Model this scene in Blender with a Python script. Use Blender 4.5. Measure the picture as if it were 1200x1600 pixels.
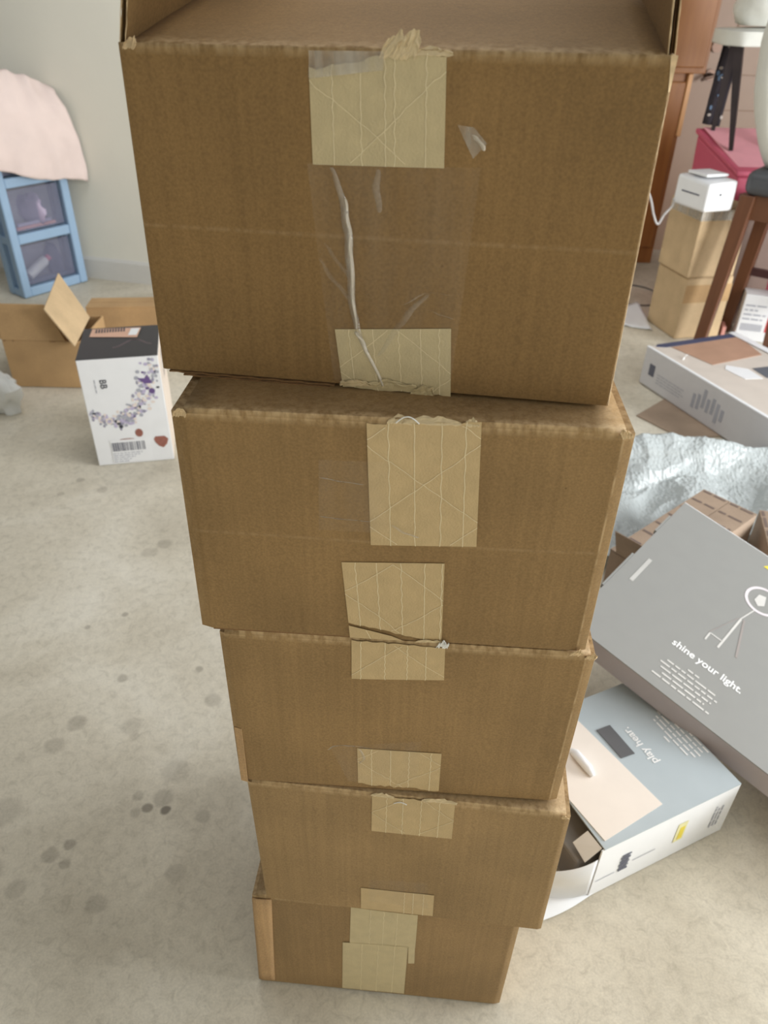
import bpy, bmesh, math, random
from mathutils import Vector, Matrix, noise
import numpy as np

for o in list(bpy.data.objects):
    bpy.data.objects.remove(o, do_unlink=True)
S = bpy.context.scene
COL = S.collection
V = Vector

# ------------------------------------------------------------------ camera
CAM_H, PITCH, ROLL, FPX = 1.42066, math.radians(34.992), math.radians(1.2754), 1189.06
cd = bpy.data.cameras.new('camera')
cd.sensor_fit = 'VERTICAL'
cd.sensor_height = 36.0
cd.sensor_width = 27.0
cd.lens = FPX / 1600 * 36.0
cd.clip_start = 0.02
cam = bpy.data.objects.new('camera', cd)
COL.objects.link(cam)
fw = V((0, math.cos(PITCH), -math.sin(PITCH)))
r0 = V((1, 0, 0))
u0 = r0.cross(fw)
rr = math.cos(ROLL) * r0 + math.sin(ROLL) * u0
uu = rr.cross(fw)
cam.matrix_world = Matrix(((rr.x, uu.x, -fw.x, 0), (rr.y, uu.y, -fw.y, 0), (rr.z, uu.z, -fw.z, CAM_H), (0, 0, 0, 1)))
cd.dof.use_dof = True
cd.dof.focus_distance = 0.86
cd.dof.aperture_fstop = 7.5
S.camera = cam

# ------------------------------------------------------------------ light
w = bpy.data.worlds.new('world')
S.world = w
w.use_nodes = True
bg = w.node_tree.nodes['Background']
bg.inputs[0].default_value = (0.93, 0.97, 1.0, 1)
bg.inputs[1].default_value = 0.22

def area(name, loc, target, sx, sy, power, color):
    l = bpy.data.lights.new(name, 'AREA')
    l.shape = 'RECTANGLE'
    l.size, l.size_y = sx, sy
    l.energy = power
    l.color = color
    o = bpy.data.objects.new(name, l)
    COL.objects.link(o)
    o.location = loc
    o.rotation_euler = (V(target) - V(loc)).to_track_quat('-Z', 'Y').to_euler()
    return o
# daylight coming in through the open garage door on the right
area('garage_door_daylight', (3.9, 1.0, 1.15), (0.0, 1.30, 0.6), 2.3, 2.1, 245, (0.97, 0.99, 1.0))
# added overhead fill for the floor and open flaps, no fixture behind it
area('overhead_fill', (0.9, 1.5, 2.65), (0.9, 1.5, 0.0), 2.6, 1.6, 28, (1.0, 0.99, 0.97))
area('overhead_fill_rear', (-1.0, 3.0, 2.65), (-1.0, 3.0, 0.0), 1.6, 0.8, 14, (1.0, 0.99, 0.97))  # second added fill, lifts the left floor and the rear wall

S.view_settings.view_transform = 'Standard'
S.view_settings.look = 'None'
S.view_settings.gamma = 1.0
S.view_settings.use_curve_mapping = False
S.view_settings.exposure = 0.0

# ------------------------------------------------------------------ materials
def newmat(name):
    m = bpy.data.materials.new(name)
    m.use_nodes = True
    nt = m.node_tree
    return m, nt, nt.nodes['Principled BSDF']

def lin(c):
    return tuple((x / 12.92 if x <= 0.04045 else ((x + 0.055) / 1.055) ** 2.4) for x in [v / 255 for v in c]) + (1,)

def mixnode(nt, blend='MIX'):
    n = nt.nodes.new('ShaderNodeMix')
    n.data_type = 'RGBA'
    n.blend_type = blend
    return n

def plain(name, rgb, rough=0.6, metal=0.0, spec=0.5, var=0.06, scale=25, bump=0.0, bscale=200, trans=0.0, alpha=1.0):
    m, nt, b = newmat(name)
    tc = nt.nodes.new('ShaderNodeTexCoord')
    ns = nt.nodes.new('ShaderNodeTexNoise')
    ns.inputs['Scale'].default_value = scale
    ns.inputs['Detail'].default_value = 5
    nt.links.new(tc.outputs['Object'], ns.inputs['Vector'])
    c = lin(rgb)
    mx = mixnode(nt)
    mx.inputs['A'].default_value = tuple(min(1, x * (1 - var * 2)) for x in c[:3]) + (1,)
    mx.inputs['B'].default_value = tuple(min(1, x * (1 + var * 2)) for x in c[:3]) + (1,)
    nt.links.new(ns.outputs['Fac'], mx.inputs['Factor'])
    nt.links.new(mx.outputs['Result'], b.inputs['Base Color'])
    b.inputs['Roughness'].default_value = rough
    b.inputs['Metallic'].default_value = metal
    b.inputs['Specular IOR Level'].default_value = spec
    if trans:
        b.inputs['Transmission Weight'].default_value = trans
    if alpha < 1:
        b.inputs['Alpha'].default_value = alpha
    if bump:
        n2 = nt.nodes.new('ShaderNodeTexNoise')
        n2.inputs['Scale'].default_value = bscale
        n2.inputs['Detail'].default_value = 4
        nt.links.new(tc.outputs['Object'], n2.inputs['Vector'])
        bp = nt.nodes.new('ShaderNodeBump')
        bp.inputs['Strength'].default_value = bump
        bp.inputs['Distance'].default_value = 0.002
        nt.links.new(n2.outputs['Fac'], bp.inputs['Height'])
        nt.links.new(bp.outputs['Normal'], b.inputs['Normal'])
    return m

def cardboard(name, rgb, light, seed=0.0, flute=True):
    """kraft liner: fibre specks, soft mottling, faint vertical flutes, pale wear where the mesh says 'wear'"""
    m, nt, b = newmat(name)
    L = nt.links.new
    tc = nt.nodes.new('ShaderNodeTexCoord')
    mp = nt.nodes.new('ShaderNodeMapping')
    mp.inputs['Location'].default_value = (seed, seed * 1.7, seed * 0.6)
    L(tc.outputs['Object'], mp.inputs['Vector'])
    def nz(scale, detail, sc=None, rough=0.5):
        n = nt.nodes.new('ShaderNodeTexNoise')
        n.inputs['Scale'].default_value = scale
        n.inputs['Detail'].default_value = detail
        n.inputs['Roughness'].default_value = rough
        if sc:
            q = nt.nodes.new('ShaderNodeMapping')
            q.inputs['Scale'].default_value = sc
            L(mp.outputs['Vector'], q.inputs['Vector'])
            L(q.outputs['Vector'], n.inputs['Vector'])
        else:
            L(mp.outputs['Vector'], n.inputs['Vector'])
        return n
    def ramp(src, a, bb, ca, cb):
        r = nt.nodes.new('ShaderNodeValToRGB')
        r.color_ramp.elements[0].position = a
        r.color_ramp.elements[1].position = bb
        r.color_ramp.elements[0].color = ca
        r.color_ramp.elements[1].color = cb
        L(src, r.inputs['Fac'])
        return r
    base = lin(rgb)
    c0 = tuple(x * 0.86 for x in base[:3]) + (1,)
    c1 = tuple(min(1, x * 1.13) for x in base[:3]) + (1,)
    big = ramp(nz(7, 4).outputs['Fac'], 0.3, 0.7, c0, c1)
    fib = ramp(nz(420, 3).outputs['Fac'], 0.3, 0.7, (0.86, 0.86, 0.86, 1), (1.12, 1.12, 1.10, 1))
    m1 = mixnode(nt, 'MULTIPLY')
    m1.inputs['Factor'].default_value = 1
    L(big.outputs['Color'], m1.inputs['A'])
    L(fib.outputs['Color'], m1.inputs['B'])
    # flute streaks
    st = ramp(nz(1, 2, (170, 170, 3)).outputs['Fac'], 0.3, 0.7, (0.94, 0.94, 0.94, 1), (1.06, 1.06, 1.06, 1))
    m2 = mixnode(nt, 'MULTIPLY')
    m2.inputs['Factor'].default_value = 1.0 if flute else 0.0
    L(m1.outputs['Result'], m2.inputs['A'])
    L(st.outputs['Color'], m2.inputs['B'])
    # rare dark fibres
    vo = nt.nodes.new('ShaderNodeTexVoronoi')
    vo.inputs['Scale'].default_value = 45
    L(mp.outputs['Vector'], vo.inputs['Vector'])
    sp = ramp(vo.outputs['Distance'], 0.035, 0.06, (1, 1, 1, 1), (0, 0, 0, 1))
    gate = ramp(nz(30, 1).outputs['Fac'], 0.62, 0.66, (0, 0, 0, 1), (0.6, 0.6, 0.6, 1))
    mm = nt.nodes.new('ShaderNodeMath')
    mm.operation = 'MULTIPLY'
    L(sp.outputs['Color'], mm.inputs[0])
    L(gate.outputs['Color'], mm.inputs[1])
    m3 = mixnode(nt)
    L(mm.outputs['Value'], m3.inputs['Factor'])
    L(m2.outputs['Result'], m3.inputs['A'])
    m3.inputs['B'].default_value = tuple(x * 0.3 for x in base[:3]) + (1,)
    # wear
    at = nt.nodes.new('ShaderNodeAttribute')
    at.attribute_name = 'wear'
    wn = ramp(nz(1, 3, (160, 160, 60)).outputs['Fac'], 0.35, 0.62, (0.15, 0.15, 0.15, 1), (1, 1, 1, 1))
    mw = nt.nodes.new('ShaderNodeMath')
    mw.operation = 'MULTIPLY'
    L(at.outputs['Fac'], mw.inputs[0])
    L(wn.outputs['Color'], mw.inputs[1])
    m4 = mixnode(nt)
    L(mw.outputs['Value'], m4.inputs['Factor'])
    L(m3.outputs['Result'], m4.inputs['A'])
    m4.inputs['B'].default_value = lin(light)
    L(m4.outputs['Result'], b.inputs['Base Color'])
    b.inputs['Roughness'].default_value = 0.72
    b.inputs['Specular IOR Level'].default_value = 0.28
    bp = nt.nodes.new('ShaderNodeBump')
    bp.inputs['Strength'].default_value = 0.12
    bp.inputs['Distance'].default_value = 0.001
    L(nz(350, 3).outputs['Fac'], bp.inputs['Height'])
    L(bp.outputs['Normal'], b.inputs['Normal'])
    return m

KRAFT = (168, 133, 92)
M = {}
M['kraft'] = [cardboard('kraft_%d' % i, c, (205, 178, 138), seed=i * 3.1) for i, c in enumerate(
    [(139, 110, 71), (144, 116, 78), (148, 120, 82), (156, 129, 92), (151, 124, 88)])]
M['kraft_light'] = cardboard('kraft_glue_flap', (188, 154, 114), (214, 188, 150), seed=21)
M['kraft_bg'] = cardboard('kraft_background', (188, 154, 112), (205, 180, 140), seed=31, flute=False)
M['kraft_pale'] = cardboard('kraft_pale', (200, 174, 138), (220, 196, 160), seed=35, flute=False)
M['kraft_mail'] = cardboard('kraft_mailing', (160, 140, 122), (200, 180, 160), seed=41, flute=False)
M['cut_edge'] = plain('torn_board_core', (205, 180, 142), 0.9, var=0.18, scale=180)
M['flute'] = plain('flute_core', (128, 96, 62), 0.9, var=0.2, scale=250)
M['tape'] = plain('paper_tape', (200, 184, 146), 0.5, var=0.07, scale=60, bump=0.25, bscale=500, spec=0.4)
M['tape_warm'] = plain('paper_tape_warm', (198, 173, 130), 0.5, var=0.07, scale=60, bump=0.25, bscale=500, spec=0.4)
M['thread'] = plain('tape_thread', (228, 214, 178), 0.5, var=0.08, scale=300)
M['scrap'] = plain('torn_paper', (214, 194, 156), 0.8, var=0.12, scale=120)
M['scrap_white'] = plain('torn_film', (232, 232, 230), 0.35, var=0.06, scale=120)

def film(name, haze, rough=0.16):
    m, nt, b = newmat(name)
    L = nt.links.new
    tc = nt.nodes.new('ShaderNodeTexCoord')
    mp = nt.nodes.new('ShaderNodeMapping')
    mp.inputs['Scale'].default_value = (60, 60, 9)
    n = nt.nodes.new('ShaderNodeTexNoise')
    n.inputs['Scale'].default_value = 1.0
    n.inputs['Detail'].default_value = 4
    L(tc.outputs['Object'], mp.inputs['Vector'])
    L(mp.outputs['Vector'], n.inputs['Vector'])
    r = nt.nodes.new('ShaderNodeMapRange')
    r.inputs['From Min'].default_value = 0.35
    r.inputs['From Max'].default_value = 0.75
    r.inputs['To Min'].default_value = haze * 0.5
    r.inputs['To Max'].default_value = haze * 1.6
    L(n.outputs['Fac'], r.inputs['Value'])
    b.inputs['Base Color'].default_value = (0.62, 0.58, 0.52, 1)
    b.inputs['Roughness'].default_value = rough
    L(r.outputs['Result'], b.inputs['Alpha'])
    return m
M['film'] = film('clear_tape_film', 0.05)
M['film_soft'] = film('clear_tape_soft_fold', 0.16, 0.12)
M['film_ridge'] = film('clear_tape_fold', 0.42, 0.08)

M['white_card'] = plain('white_carton', (232, 233, 235), 0.45, var=0.02)
M['white_plastic'] = plain('white_plastic', (235, 236, 238), 0.3, var=0.015)
M['black_card'] = plain('black_print', (38, 38, 46), 0.4, var=0.08)
M['ink'] = plain('grey_ink', (96, 98, 112), 0.6)
M['ink_pale'] = plain('pale_grey_ink', (168, 170, 180), 0.6)
M['ink_white'] = plain('white_ink', (240, 240, 240), 0.55)
M['ink_soft'] = plain('soft_white_ink', (204, 202, 198), 0.6)
M['ink_dark'] = plain('dark_ink', (58, 60, 70), 0.6)
M['peach'] = plain('peach_sticker', (214, 172, 148), 0.6)
M['lav'] = plain('lavender_print', (186, 178, 204), 0.5)
M['lav_grey'] = plain('grey_bead_print', (150, 148, 166), 0.5)
M['cream_print'] = plain('cream_bead_print', (226, 214, 206), 0.5)
M['purple'] = plain('purple_bead_print', (104, 82, 134), 0.5)
M['brown_print'] = plain('brown_photo_print', (150, 96, 84), 0.55, var=0.2, scale=90)
M['pinkish_side'] = plain('pale_side_print', (226, 212, 198), 0.5, var=0.02)
M['grey_card'] = plain('grey_matte_carton', (142, 142, 139), 0.42, var=0.02, spec=0.4)
M['grey_side'] = plain('lilac_grey_carton_side', (168, 160, 162), 0.45, var=0.03)
M['bluegrey_card'] = plain('blue_grey_carton', (176, 186, 191), 0.42, var=0.02, spec=0.45)
M['beige_card'] = plain('beige_card_and_glow', (230, 220, 210), 0.5, var=0.02)
M['dark_grey'] = plain('dark_grey_print', (92, 92, 94), 0.5)
M['yellow'] = plain('yellow_print', (226, 206, 70), 0.5)
M['navy'] = plain('navy_print', (66, 72, 100), 0.5)
M['photo_tan'] = plain('tan_photo_print', (176, 140, 118), 0.5, var=0.12, scale=9)
M['photo_pale'] = plain('pale_photo_print', (206, 196, 186), 0.5, var=0.05, scale=12)
M['blue_plastic'] = plain('blue_plastic', (150, 178, 206), 0.35, var=0.03)
M['drawer'] = plain('smoky_drawer_plastic', (150, 152, 176), 0.25, var=0.10, scale=14, alpha=0.30)
M['pink_cloth'] = plain('pale_pink_cloth', (226, 208, 202), 0.95, var=0.05, scale=9, bump=0.5, bscale=260, spec=0.1)
M['pink_plastic'] = plain('pink_plastic', (206, 96, 120), 0.35, var=0.03)
M['pink_lid'] = plain('pale_pink_lid', (238, 166, 176), 0.3, var=0.04)
M['white_cloth'] = plain('off_white_cloth', (222, 222, 214), 0.9, var=0.03, bump=0.4, bscale=120, spec=0.1)
M['dark_wood'] = plain('dark_wood', (46, 38, 40), 0.4, var=0.2, scale=14)
M['dark_cloth'] = plain('dark_cloth', (52, 46, 52), 0.9, var=0.15, scale=20)
M['spot_blue'] = plain('blue_spot', (120, 150, 184), 0.5)
M['spot_pale'] = plain('pale_spot', (196, 186, 176), 0.5)
M['cushion'] = plain('charcoal_vinyl', (78, 80, 84), 0.45, var=0.05)
M['tan_door'] = plain('tan_door_paint', (156, 128, 106), 0.45, var=0.02)
M['bronze'] = plain('aged_bronze', (92, 74, 64), 0.35, metal=0.8)
M['plastic_wrap'] = plain('cloudy_plastic', (236, 238, 236), 0.3, var=0.04, alpha=0.75)
M['cable_grey'] = plain('pale_grey_cable', (196, 194, 194), 0.4)
M['cable_dark'] = plain('dark_cable', (92, 84, 80), 0.5)
M['red_print'] = plain('red_print', (206, 62, 70), 0.5)
M['rose'] = plain('rose_paper', (222, 160, 150), 0.6)
M['lime'] = plain('lime_tag', (186, 176, 52), 0.5)

def wood(name, a, bcol, sc=(30, 30, 2.2), rough=0.4):
    m, nt, b = newmat(name)
    L = nt.links.new
    tc = nt.nodes.new('ShaderNodeTexCoord')
    mp = nt.nodes.new('ShaderNodeMapping')
    mp.inputs['Scale'].default_value = sc
    n = nt.nodes.new('ShaderNodeTexNoise')
    n.inputs['Scale'].default_value = 1
    n.inputs['Detail'].default_value = 6
    n.inputs['Distortion'].default_value = 0.6
    L(tc.outputs['Object'], mp.inputs['Vector'])
    L(mp.outputs['Vector'], n.inputs['Vector'])
    mx = mixnode(nt)
    mx.inputs['A'].default_value = lin(a)
    mx.inputs['B'].default_value = lin(bcol)
    L(n.outputs['Fac'], mx.inputs['Factor'])
    L(mx.outputs['Result'], b.inputs['Base Color'])
    b.inputs['Roughness'].default_value = rough
    return m
M['oak'] = wood('honey_oak', (134, 84, 42), (170, 114, 62))
M['stool_wood'] = wood('walnut_stool', (86, 53, 34), (118, 76, 50))

def concrete():
    m, nt, b = newmat('garage_concrete')
    L = nt.links.new
    tc = nt.nodes.new('ShaderNodeTexCoord')
    def nz(scale, detail, rough=0.55, dist=0.0):
        n = nt.nodes.new('ShaderNodeTexNoise')
        n.inputs['Scale'].default_value = scale
        n.inputs['Detail'].default_value = detail
        n.inputs['Roughness'].default_value = rough
        n.inputs['Distortion'].default_value = dist
        L(tc.outputs['Object'], n.inputs['Vector'])
        return n
    def ramp(src, els):
        r = nt.nodes.new('ShaderNodeValToRGB')
        while len(r.color_ramp.elements) < len(els):
            r.color_ramp.elements.new(0.5)
        for e, (p, c) in zip(r.color_ramp.elements, els):
            e.position = p
            e.color = c
        L(src, r.inputs['Fac'])
        return r
    big = ramp(nz(2.1, 5, 0.55, 0.5).outputs['Fac'], [(0.30, lin((188, 179, 160))), (0.5, lin((211, 203, 185))), (0.7, lin((226, 220, 205)))])
    fine = ramp(nz(46, 10, 0.74, 0.8).outputs['Fac'], [(0.32, (0.66, 0.65, 0.63, 1)), (0.5, (0.98, 0.98, 0.98, 1)), (0.70, (1.14, 1.14, 1.13, 1))])
    gr = ramp(nz(240, 3, 0.6).outputs['Fac'], [(0.3, (0.86, 0.86, 0.86, 1)), (0.7, (1.1, 1.1, 1.1, 1))])
    a1 = mixnode(nt, 'MULTIPLY'); a1.inputs['Factor'].default_value = 0.6
    L(big.outputs['Color'], a1.inputs['A']); L(fine.outputs['Color'], a1.inputs['B'])
    a2 = mixnode(nt, 'MULTIPLY'); a2.inputs['Factor'].default_value = 0.6
    L(a1.outputs['Result'], a2.inputs['A']); L(gr.outputs['Color'], a2.inputs['B'])
    cur = a2.outputs['Result']
    # drips and stains that belong to this slab (x, y, radius, strength)
    spots = [(-.440, .932, .011, 0.85), (-.478, .936, .011, 0.68), (-.452, .962, .022, 0.32), (-.505, .965, .012, 0.29), (-.50, .925, .012, 0.25),
             (-.699, 1.151, .022, 0.32), (-.727, 1.088, .022, 0.27), (-.610, .852, .012, 0.43), (-.640, .830, .017, 0.36), (-.606, .812, .012, 0.40),
             (-.52, .735, .02, 0.29), (-.68, .76, .02, 0.25), (-.386, .798, .02, 0.22), (-.36, .92, .016, 0.29), (-.57, 1.145, .024, 0.22), (-.44, 1.03, .03, 0.22),
             (-1.041, 2.18, .014, 0.36), (-1.075, 2.092, .012, 0.29), (-.947, 2.124, .018, 0.29), (-.695, 1.519, .009, 0.43), (-.664, 1.834, .022, 0.32), (-.70, 1.79, .024, 0.22),
             (-.778, 1.467, .008, 0.43), (-.636, 1.291, .013, 0.40), (-.452, 1.328, .010, 0.40), (-.40, 1.23, .02, 0.29), (-.556, 1.119, .012, 0.22), (-.77, .92, .035, 0.25), (-.74, .80, .02, 0.22)]
    dn = nz(26, 3)
    wob = nt.nodes.new('ShaderNodeVectorMath'); wob.operation = 'SCALE'
    wob.inputs['Scale'].default_value = 0.012
    L(dn.outputs['Color'], wob.inputs[0])
    ad = nt.nodes.new('ShaderNodeVectorMath'); ad.operation = 'ADD'
    L(tc.outputs['Object'], ad.inputs[0]); L(wob.outputs['Vector'], ad.inputs[1])
    tot = None
    for (x, y, r, s) in spots:
        d = nt.nodes.new('ShaderNodeVectorMath'); d.operation = 'DISTANCE'
        L(ad.outputs['Vector'], d.inputs[0])
        d.inputs[1].default_value = (x + .006, y + .006, 0.006)
        q = nt.nodes.new('ShaderNodeMapRange'); q.interpolation_type = 'SMOOTHSTEP'
        q.inputs['From Min'].default_value = r * 1.25
        q.inputs['From Max'].default_value = r * 0.7
        q.inputs['To Min'].default_value = 0
        q.inputs['To Max'].default_value = s
        L(d.outputs['Value'], q.inputs['Value'])
        if tot is None:
            tot = q.outputs['Result']
        else:
            mx = nt.nodes.new('ShaderNodeMath'); mx.operation = 'MAXIMUM'
            L(tot, mx.inputs[0]); L(q.outputs['Result'], mx.inputs[1])
            tot = mx.outputs['Value']
    a3 = mixnode(nt)
    L(tot, a3.inputs['Factor']); L(cur, a3.inputs['A'])
    a3.inputs['B'].default_value = lin((112, 104, 92))
    L(a3.outputs['Result'], b.inputs['Base Color'])
    b.inputs['Roughness'].default_value = 0.55
    b.inputs['Specular IOR Level'].default_value = 0.35
    bp = nt.nodes.new('ShaderNodeBump')
    bp.inputs['Strength'].default_value = 0.15
    bp.inputs['Distance'].default_value = 0.003
    L(nz(60, 8, 0.7).outputs['Fac'], bp.inputs['Height'])
    L(bp.outputs['Normal'], b.inputs['Normal'])
    return m
M['concrete'] = concrete()
M['wall'] = plain('grey_wall_paint', (230, 227, 214), 0.85, var=0.025, scale=4, bump=0.25, bscale=90)
M['wall_tan'] = plain('tan_wall_paint', (164, 136, 114), 0.85, var=0.025, scale=4)
M['trim'] = plain('white_trim_paint', (214, 212, 206), 0.5, var=0.02)

def bubble_mat():
    m, nt, b = newmat('bubble_film')
    b.inputs['Base Color'].default_value = (0.44, 0.475, 0.475, 1)
    b.inputs['Roughness'].default_value = 0.30
    b.inputs['Specular IOR Level'].default_value = 0.35
    b.inputs['Subsurface Weight'].default_value = 0.0
    b.inputs['Alpha'].default_value = 0.93
    b.inputs['Sheen Weight'].default_value = 0.0
    return m
M['bubble'] = bubble_mat()

# ------------------------------------------------------------------ builders
ORG = {}
def thing(name, label, cat, loc, group=None):
    o = bpy.data.objects.new(name, None)
    o.empty_display_size = 0.05
    COL.objects.link(o)
    o.location = loc
    o['label'] = label
    o['category'] = cat
    if group:
        o['group'] = group
    ORG[o] = V(loc)
    return o

def obj(name, verts, faces, mat, parent=None, org=None, smooth=None, label=None, cat=None, kind=None, group=None, wear=None):
    """one mesh object; verts are given in world space and stored relative to the origin"""
    base = ORG[parent] if parent is not None else (V(org) if org is not None else V((0, 0, 0)))
    me = bpy.data.meshes.new(name)
    me.from_pydata([tuple(V(v) - base) for v in verts], [], [tuple(f) for f in faces])
    bm = bmesh.new(); bm.from_mesh(me)
    bmesh.ops.recalc_face_normals(bm, faces=bm.faces)
    bm.to_mesh(me); bm.free()
    if mat is not None:
        me.materials.append(mat)
    if smooth is not None:
        me.polygons.foreach_set('use_smooth', [True] * len(me.polygons))
        me.set_sharp_from_angle(angle=math.radians(smooth))
    if wear is not None:
        a = me.attributes.new('wear', 'FLOAT', 'POINT')
        a.data.foreach_set('value', wear)
    me.update()
    o = bpy.data.objects.new(name, me)
    COL.objects.link(o)
    if parent is not None:
        o.parent = parent
        ORG[o] = ORG[parent]
    else:
        o.location = base
        ORG[o] = base
    if label: o['label'] = label
    if cat: o['category'] = cat
    if kind: o['kind'] = kind
    if group: o['group'] = group
    return o

class G:
    """collects geometry"""
    def __init__(s): s.v = []; s.f = []
    def add(s, v, f):
        n = len(s.v); s.v += [V(x) for x in v]; s.f += [tuple(i + n for i in q) for q in f]; return s
    def hexa(s, c):  # 8 corners: bottom ring 0-3, top ring 4-7
        return s.add(c, [(0, 1, 2, 3), (4, 5, 6, 7), (0, 1, 5, 4), (1, 2, 6, 5), (2, 3, 7, 6), (3, 0, 4, 7)])
    def obox(s, o, a, b, c):  # corner + three edge vectors
        o, a, b, c = V(o), V(a), V(b), V(c)
        return s.hexa([o, o + a, o + a + b, o + b, o + c, o + a + c, o + a + b + c, o + b + c])
    def box(s, x0, x1, y0, y1, z0, z1):
        return s.obox((x0, y0, z0), (x1 - x0, 0, 0), (0, y1 - y0, 0), (0, 0, z1 - z0))
    def slab(s, poly, d):  # planar polygon extruded by vector d
        n = len(poly); d = V(d); p = [V(q) for q in poly]
        return s.add(p + [q + d for q in p], [tuple(range(n)), tuple(range(n, 2 * n))] + [(i, (i + 1) % n, n + (i + 1) % n, n + i) for i in range(n)])
    def tube(s, pts, r, n=8, cap=True):
        pts = [V(p) for p in pts]; rings = []
        for i, p in enumerate(pts):
            t = (pts[min(i + 1, len(pts) - 1)] - pts[max(i - 1, 0)]).normalized()
            a = t.cross(V((0.31, 0.17, 0.94)))
            if a.length < 1e-3: a = t.cross(V((1, 0, 0)))
            a.normalize(); b = t.cross(a)
            ri = r[i] if isinstance(r, (list, tuple)) else r
            rings.append([p + (a * math.cos(k * 2 * math.pi / n) + b * math.sin(k * 2 * math.pi / n)) * ri for k in range(n)])
        v = [q for g in rings for q in g]; f = []
        for i in range(len(pts) - 1):
            for k in range(n):
                f.append((i * n + k, i * n + (k + 1) % n, (i + 1) * n + (k + 1) % n, (i + 1) * n + k))
        if cap: f += [tuple(range(n)), tuple(range((len(pts) - 1) * n, len(pts) * n))]
        return s.add(v, f)
    def disc(s, c, a, b, rx, ry, n=14):
        c, a, b = V(c), V(a), V(b)
        return s.add([c + a * rx * math.cos(k * 2 * math.pi / n) + b * ry * math.sin(k * 2 * math.pi / n) for k in range(n)], [tuple(range(n))])
    def ring(s, c, a, b, r1, r2, n=40):
        c, a, b = V(c), V(a), V(b)
        v = [c + (a * math.cos(k * 2 * math.pi / n) + b * math.sin(k * 2 * math.pi / n)) * r for r in (r1, r2) for k in range(n)]
        return s.add(v, [(k, (k + 1) % n, n + (k + 1) % n, n + k) for k in range(n)])
    def build(s, name, mat, parent=None, **k):
        return obj(name, s.v, s.f, mat, parent, **k)

def bevel(o, wd=0.003, seg=2, ang=30):
    m = o.modifiers.new('bevel', 'BEVEL'); m.width = wd; m.segments = seg; m.limit_method = 'ANGLE'; m.angle_limit = math.radians(ang)
    return o

def lettering(name, body, size, o, xd, yd, mat, parent, align='LEFT', label=None):
    cu = bpy.data.curves.new('tmp', 'FONT'); cu.body = body; cu.size = size; cu.align_x = align
    cu.resolution_u = 4; cu.offset = size * .016
    t = bpy.data.objects.new('tmp', cu); COL.objects.link(t)
    bpy.context.view_layer.update()
    me = bpy.data.meshes.new_from_object(t.evaluated_get(bpy.context.evaluated_depsgraph_get()))
    vs = [V(o) + V(xd) * v.co.x + V(yd) * v.co.y for v in me.vertices]
    fs = [tuple(p.vertices) for p in me.polygons]
    bpy.data.objects.remove(t, do_unlink=True); bpy.data.curves.remove(cu); bpy.data.meshes.remove(me)
    return obj(name, vs, fs, mat, parent, label=label)

def text_rows(g, rnd, o, xd, yd, widths, h, lead, align=0.5):
    """rows of tiny unreadable print as word-long dashes"""
    for k, wd in enumerate(widths):
        x = -wd * align; end = wd * (1 - align)
        while x < end:
            ww = min(rnd.uniform(2.0, 6.5) * h, end - x)
            if ww > h * 0.6:
                p = V(o) + V(xd) * x - V(yd) * (k * lead)
                g.add([p, p + V(xd) * ww, p + V(xd) * ww + V(yd) * h, p + V(yd) * h], [(0, 1, 2, 3)])
            x += ww + h * 0.9

def noi(x, y, z=0.0): return noise.noise(V((x, y, z)))

# ------------------------------------------------------------------ the setting
obj('floor', [(-5, -3, 0), (5.5, -3, 0), (5.5, 7, 0), (-5, 7, 0)], [(0, 1, 2, 3)], M['concrete'], kind='structure')
WD = V((0.968, -0.251, 0)); WN = V((0.251, 0.968, 0)); WP = V((-1.32, 4.20, 0))
a, b_ = WP - WD * 2.6, WP + WD * 1.75
g = G(); g.obox(a, b_ - a, WN * 0.12, (0, 0, 2.7)); g.build('wall_back', M['wall'], kind='structure')
g = G(); g.slab([a, a - WN * .014, a - WN * .014 + V((0, 0, .105)), a - WN * .006 + V((0, 0, .12)), a + V((0, 0, .12))], b_ - a); g.build('baseboard_back', M['trim'], kind='structure')
g = G(); g.obox(b_ - WD * .12, WD * .12, WN * 1.5, (0, 0, 2.7)); g.build('wall_return', M['wall'], kind='structure')
g = G(); g.box(-5, 2.2, -1.02, -.9, 0, 2.7); g.build('sky_block_wall', M['wall'], kind='structure')  # unseen wall added behind the camera to keep sky light off carton fronts
# recess with the tan house door
g = G(); g.box(0.3, 1.76, 5.12, 5.22, 0, 2.7); g.box(2.68, 4.6, 5.12, 5.22, 0, 2.7); g.box(1.76, 2.68, 5.12, 5.22, 2.06, 2.7)
g.build('wall_recess', M['wall_tan'], kind='structure')
g = G(); g.box(0.5, 1.72, 5.105, 5.12, 0, .1); g.build('baseboard_recess', M['trim'], kind='structure')
dr = bpy.data.objects.new('door_1', None); COL.objects.link(dr); dr.location = (2.22, 5.13, 0); dr['kind'] = 'structure'; ORG[dr] = V((2.22, 5.13, 0))
g = G(); g.box(1.775, 2.665, 5.105, 5.15, 0.01, 2.04); g.build('door_leaf', M['tan_door'], dr)
for z0, z1 in ((.2, .82), (1.0, 1.85)):
    for x0 in (1.93, 2.27):
        g = G(); g.box(x0, x0 + .25, 5.099, 5.107, z0, z1); bevel(g.build('door_panel', M['tan_door'], dr), .006)
g = G(); g.tube([(1.835, 5.104, 1.0), (1.835, 5.094, 1.0)], .03, 16); g.tube([(1.835, 5.094, 1.0), (1.835, 5.055, 1.0), (1.80, 5.05, .99), (1.775, 5.05, .975)], [.011, .011, .01, .008], 10)
g.build('lever_handle', M['bronze'], dr, smooth=50)
g = G(); g.tube([(1.835, 5.104, 1.14), (1.835, 5.085, 1.14)], .028, 16); g.build('deadbolt', M['bronze'], dr, smooth=50)
g = G()
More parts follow.
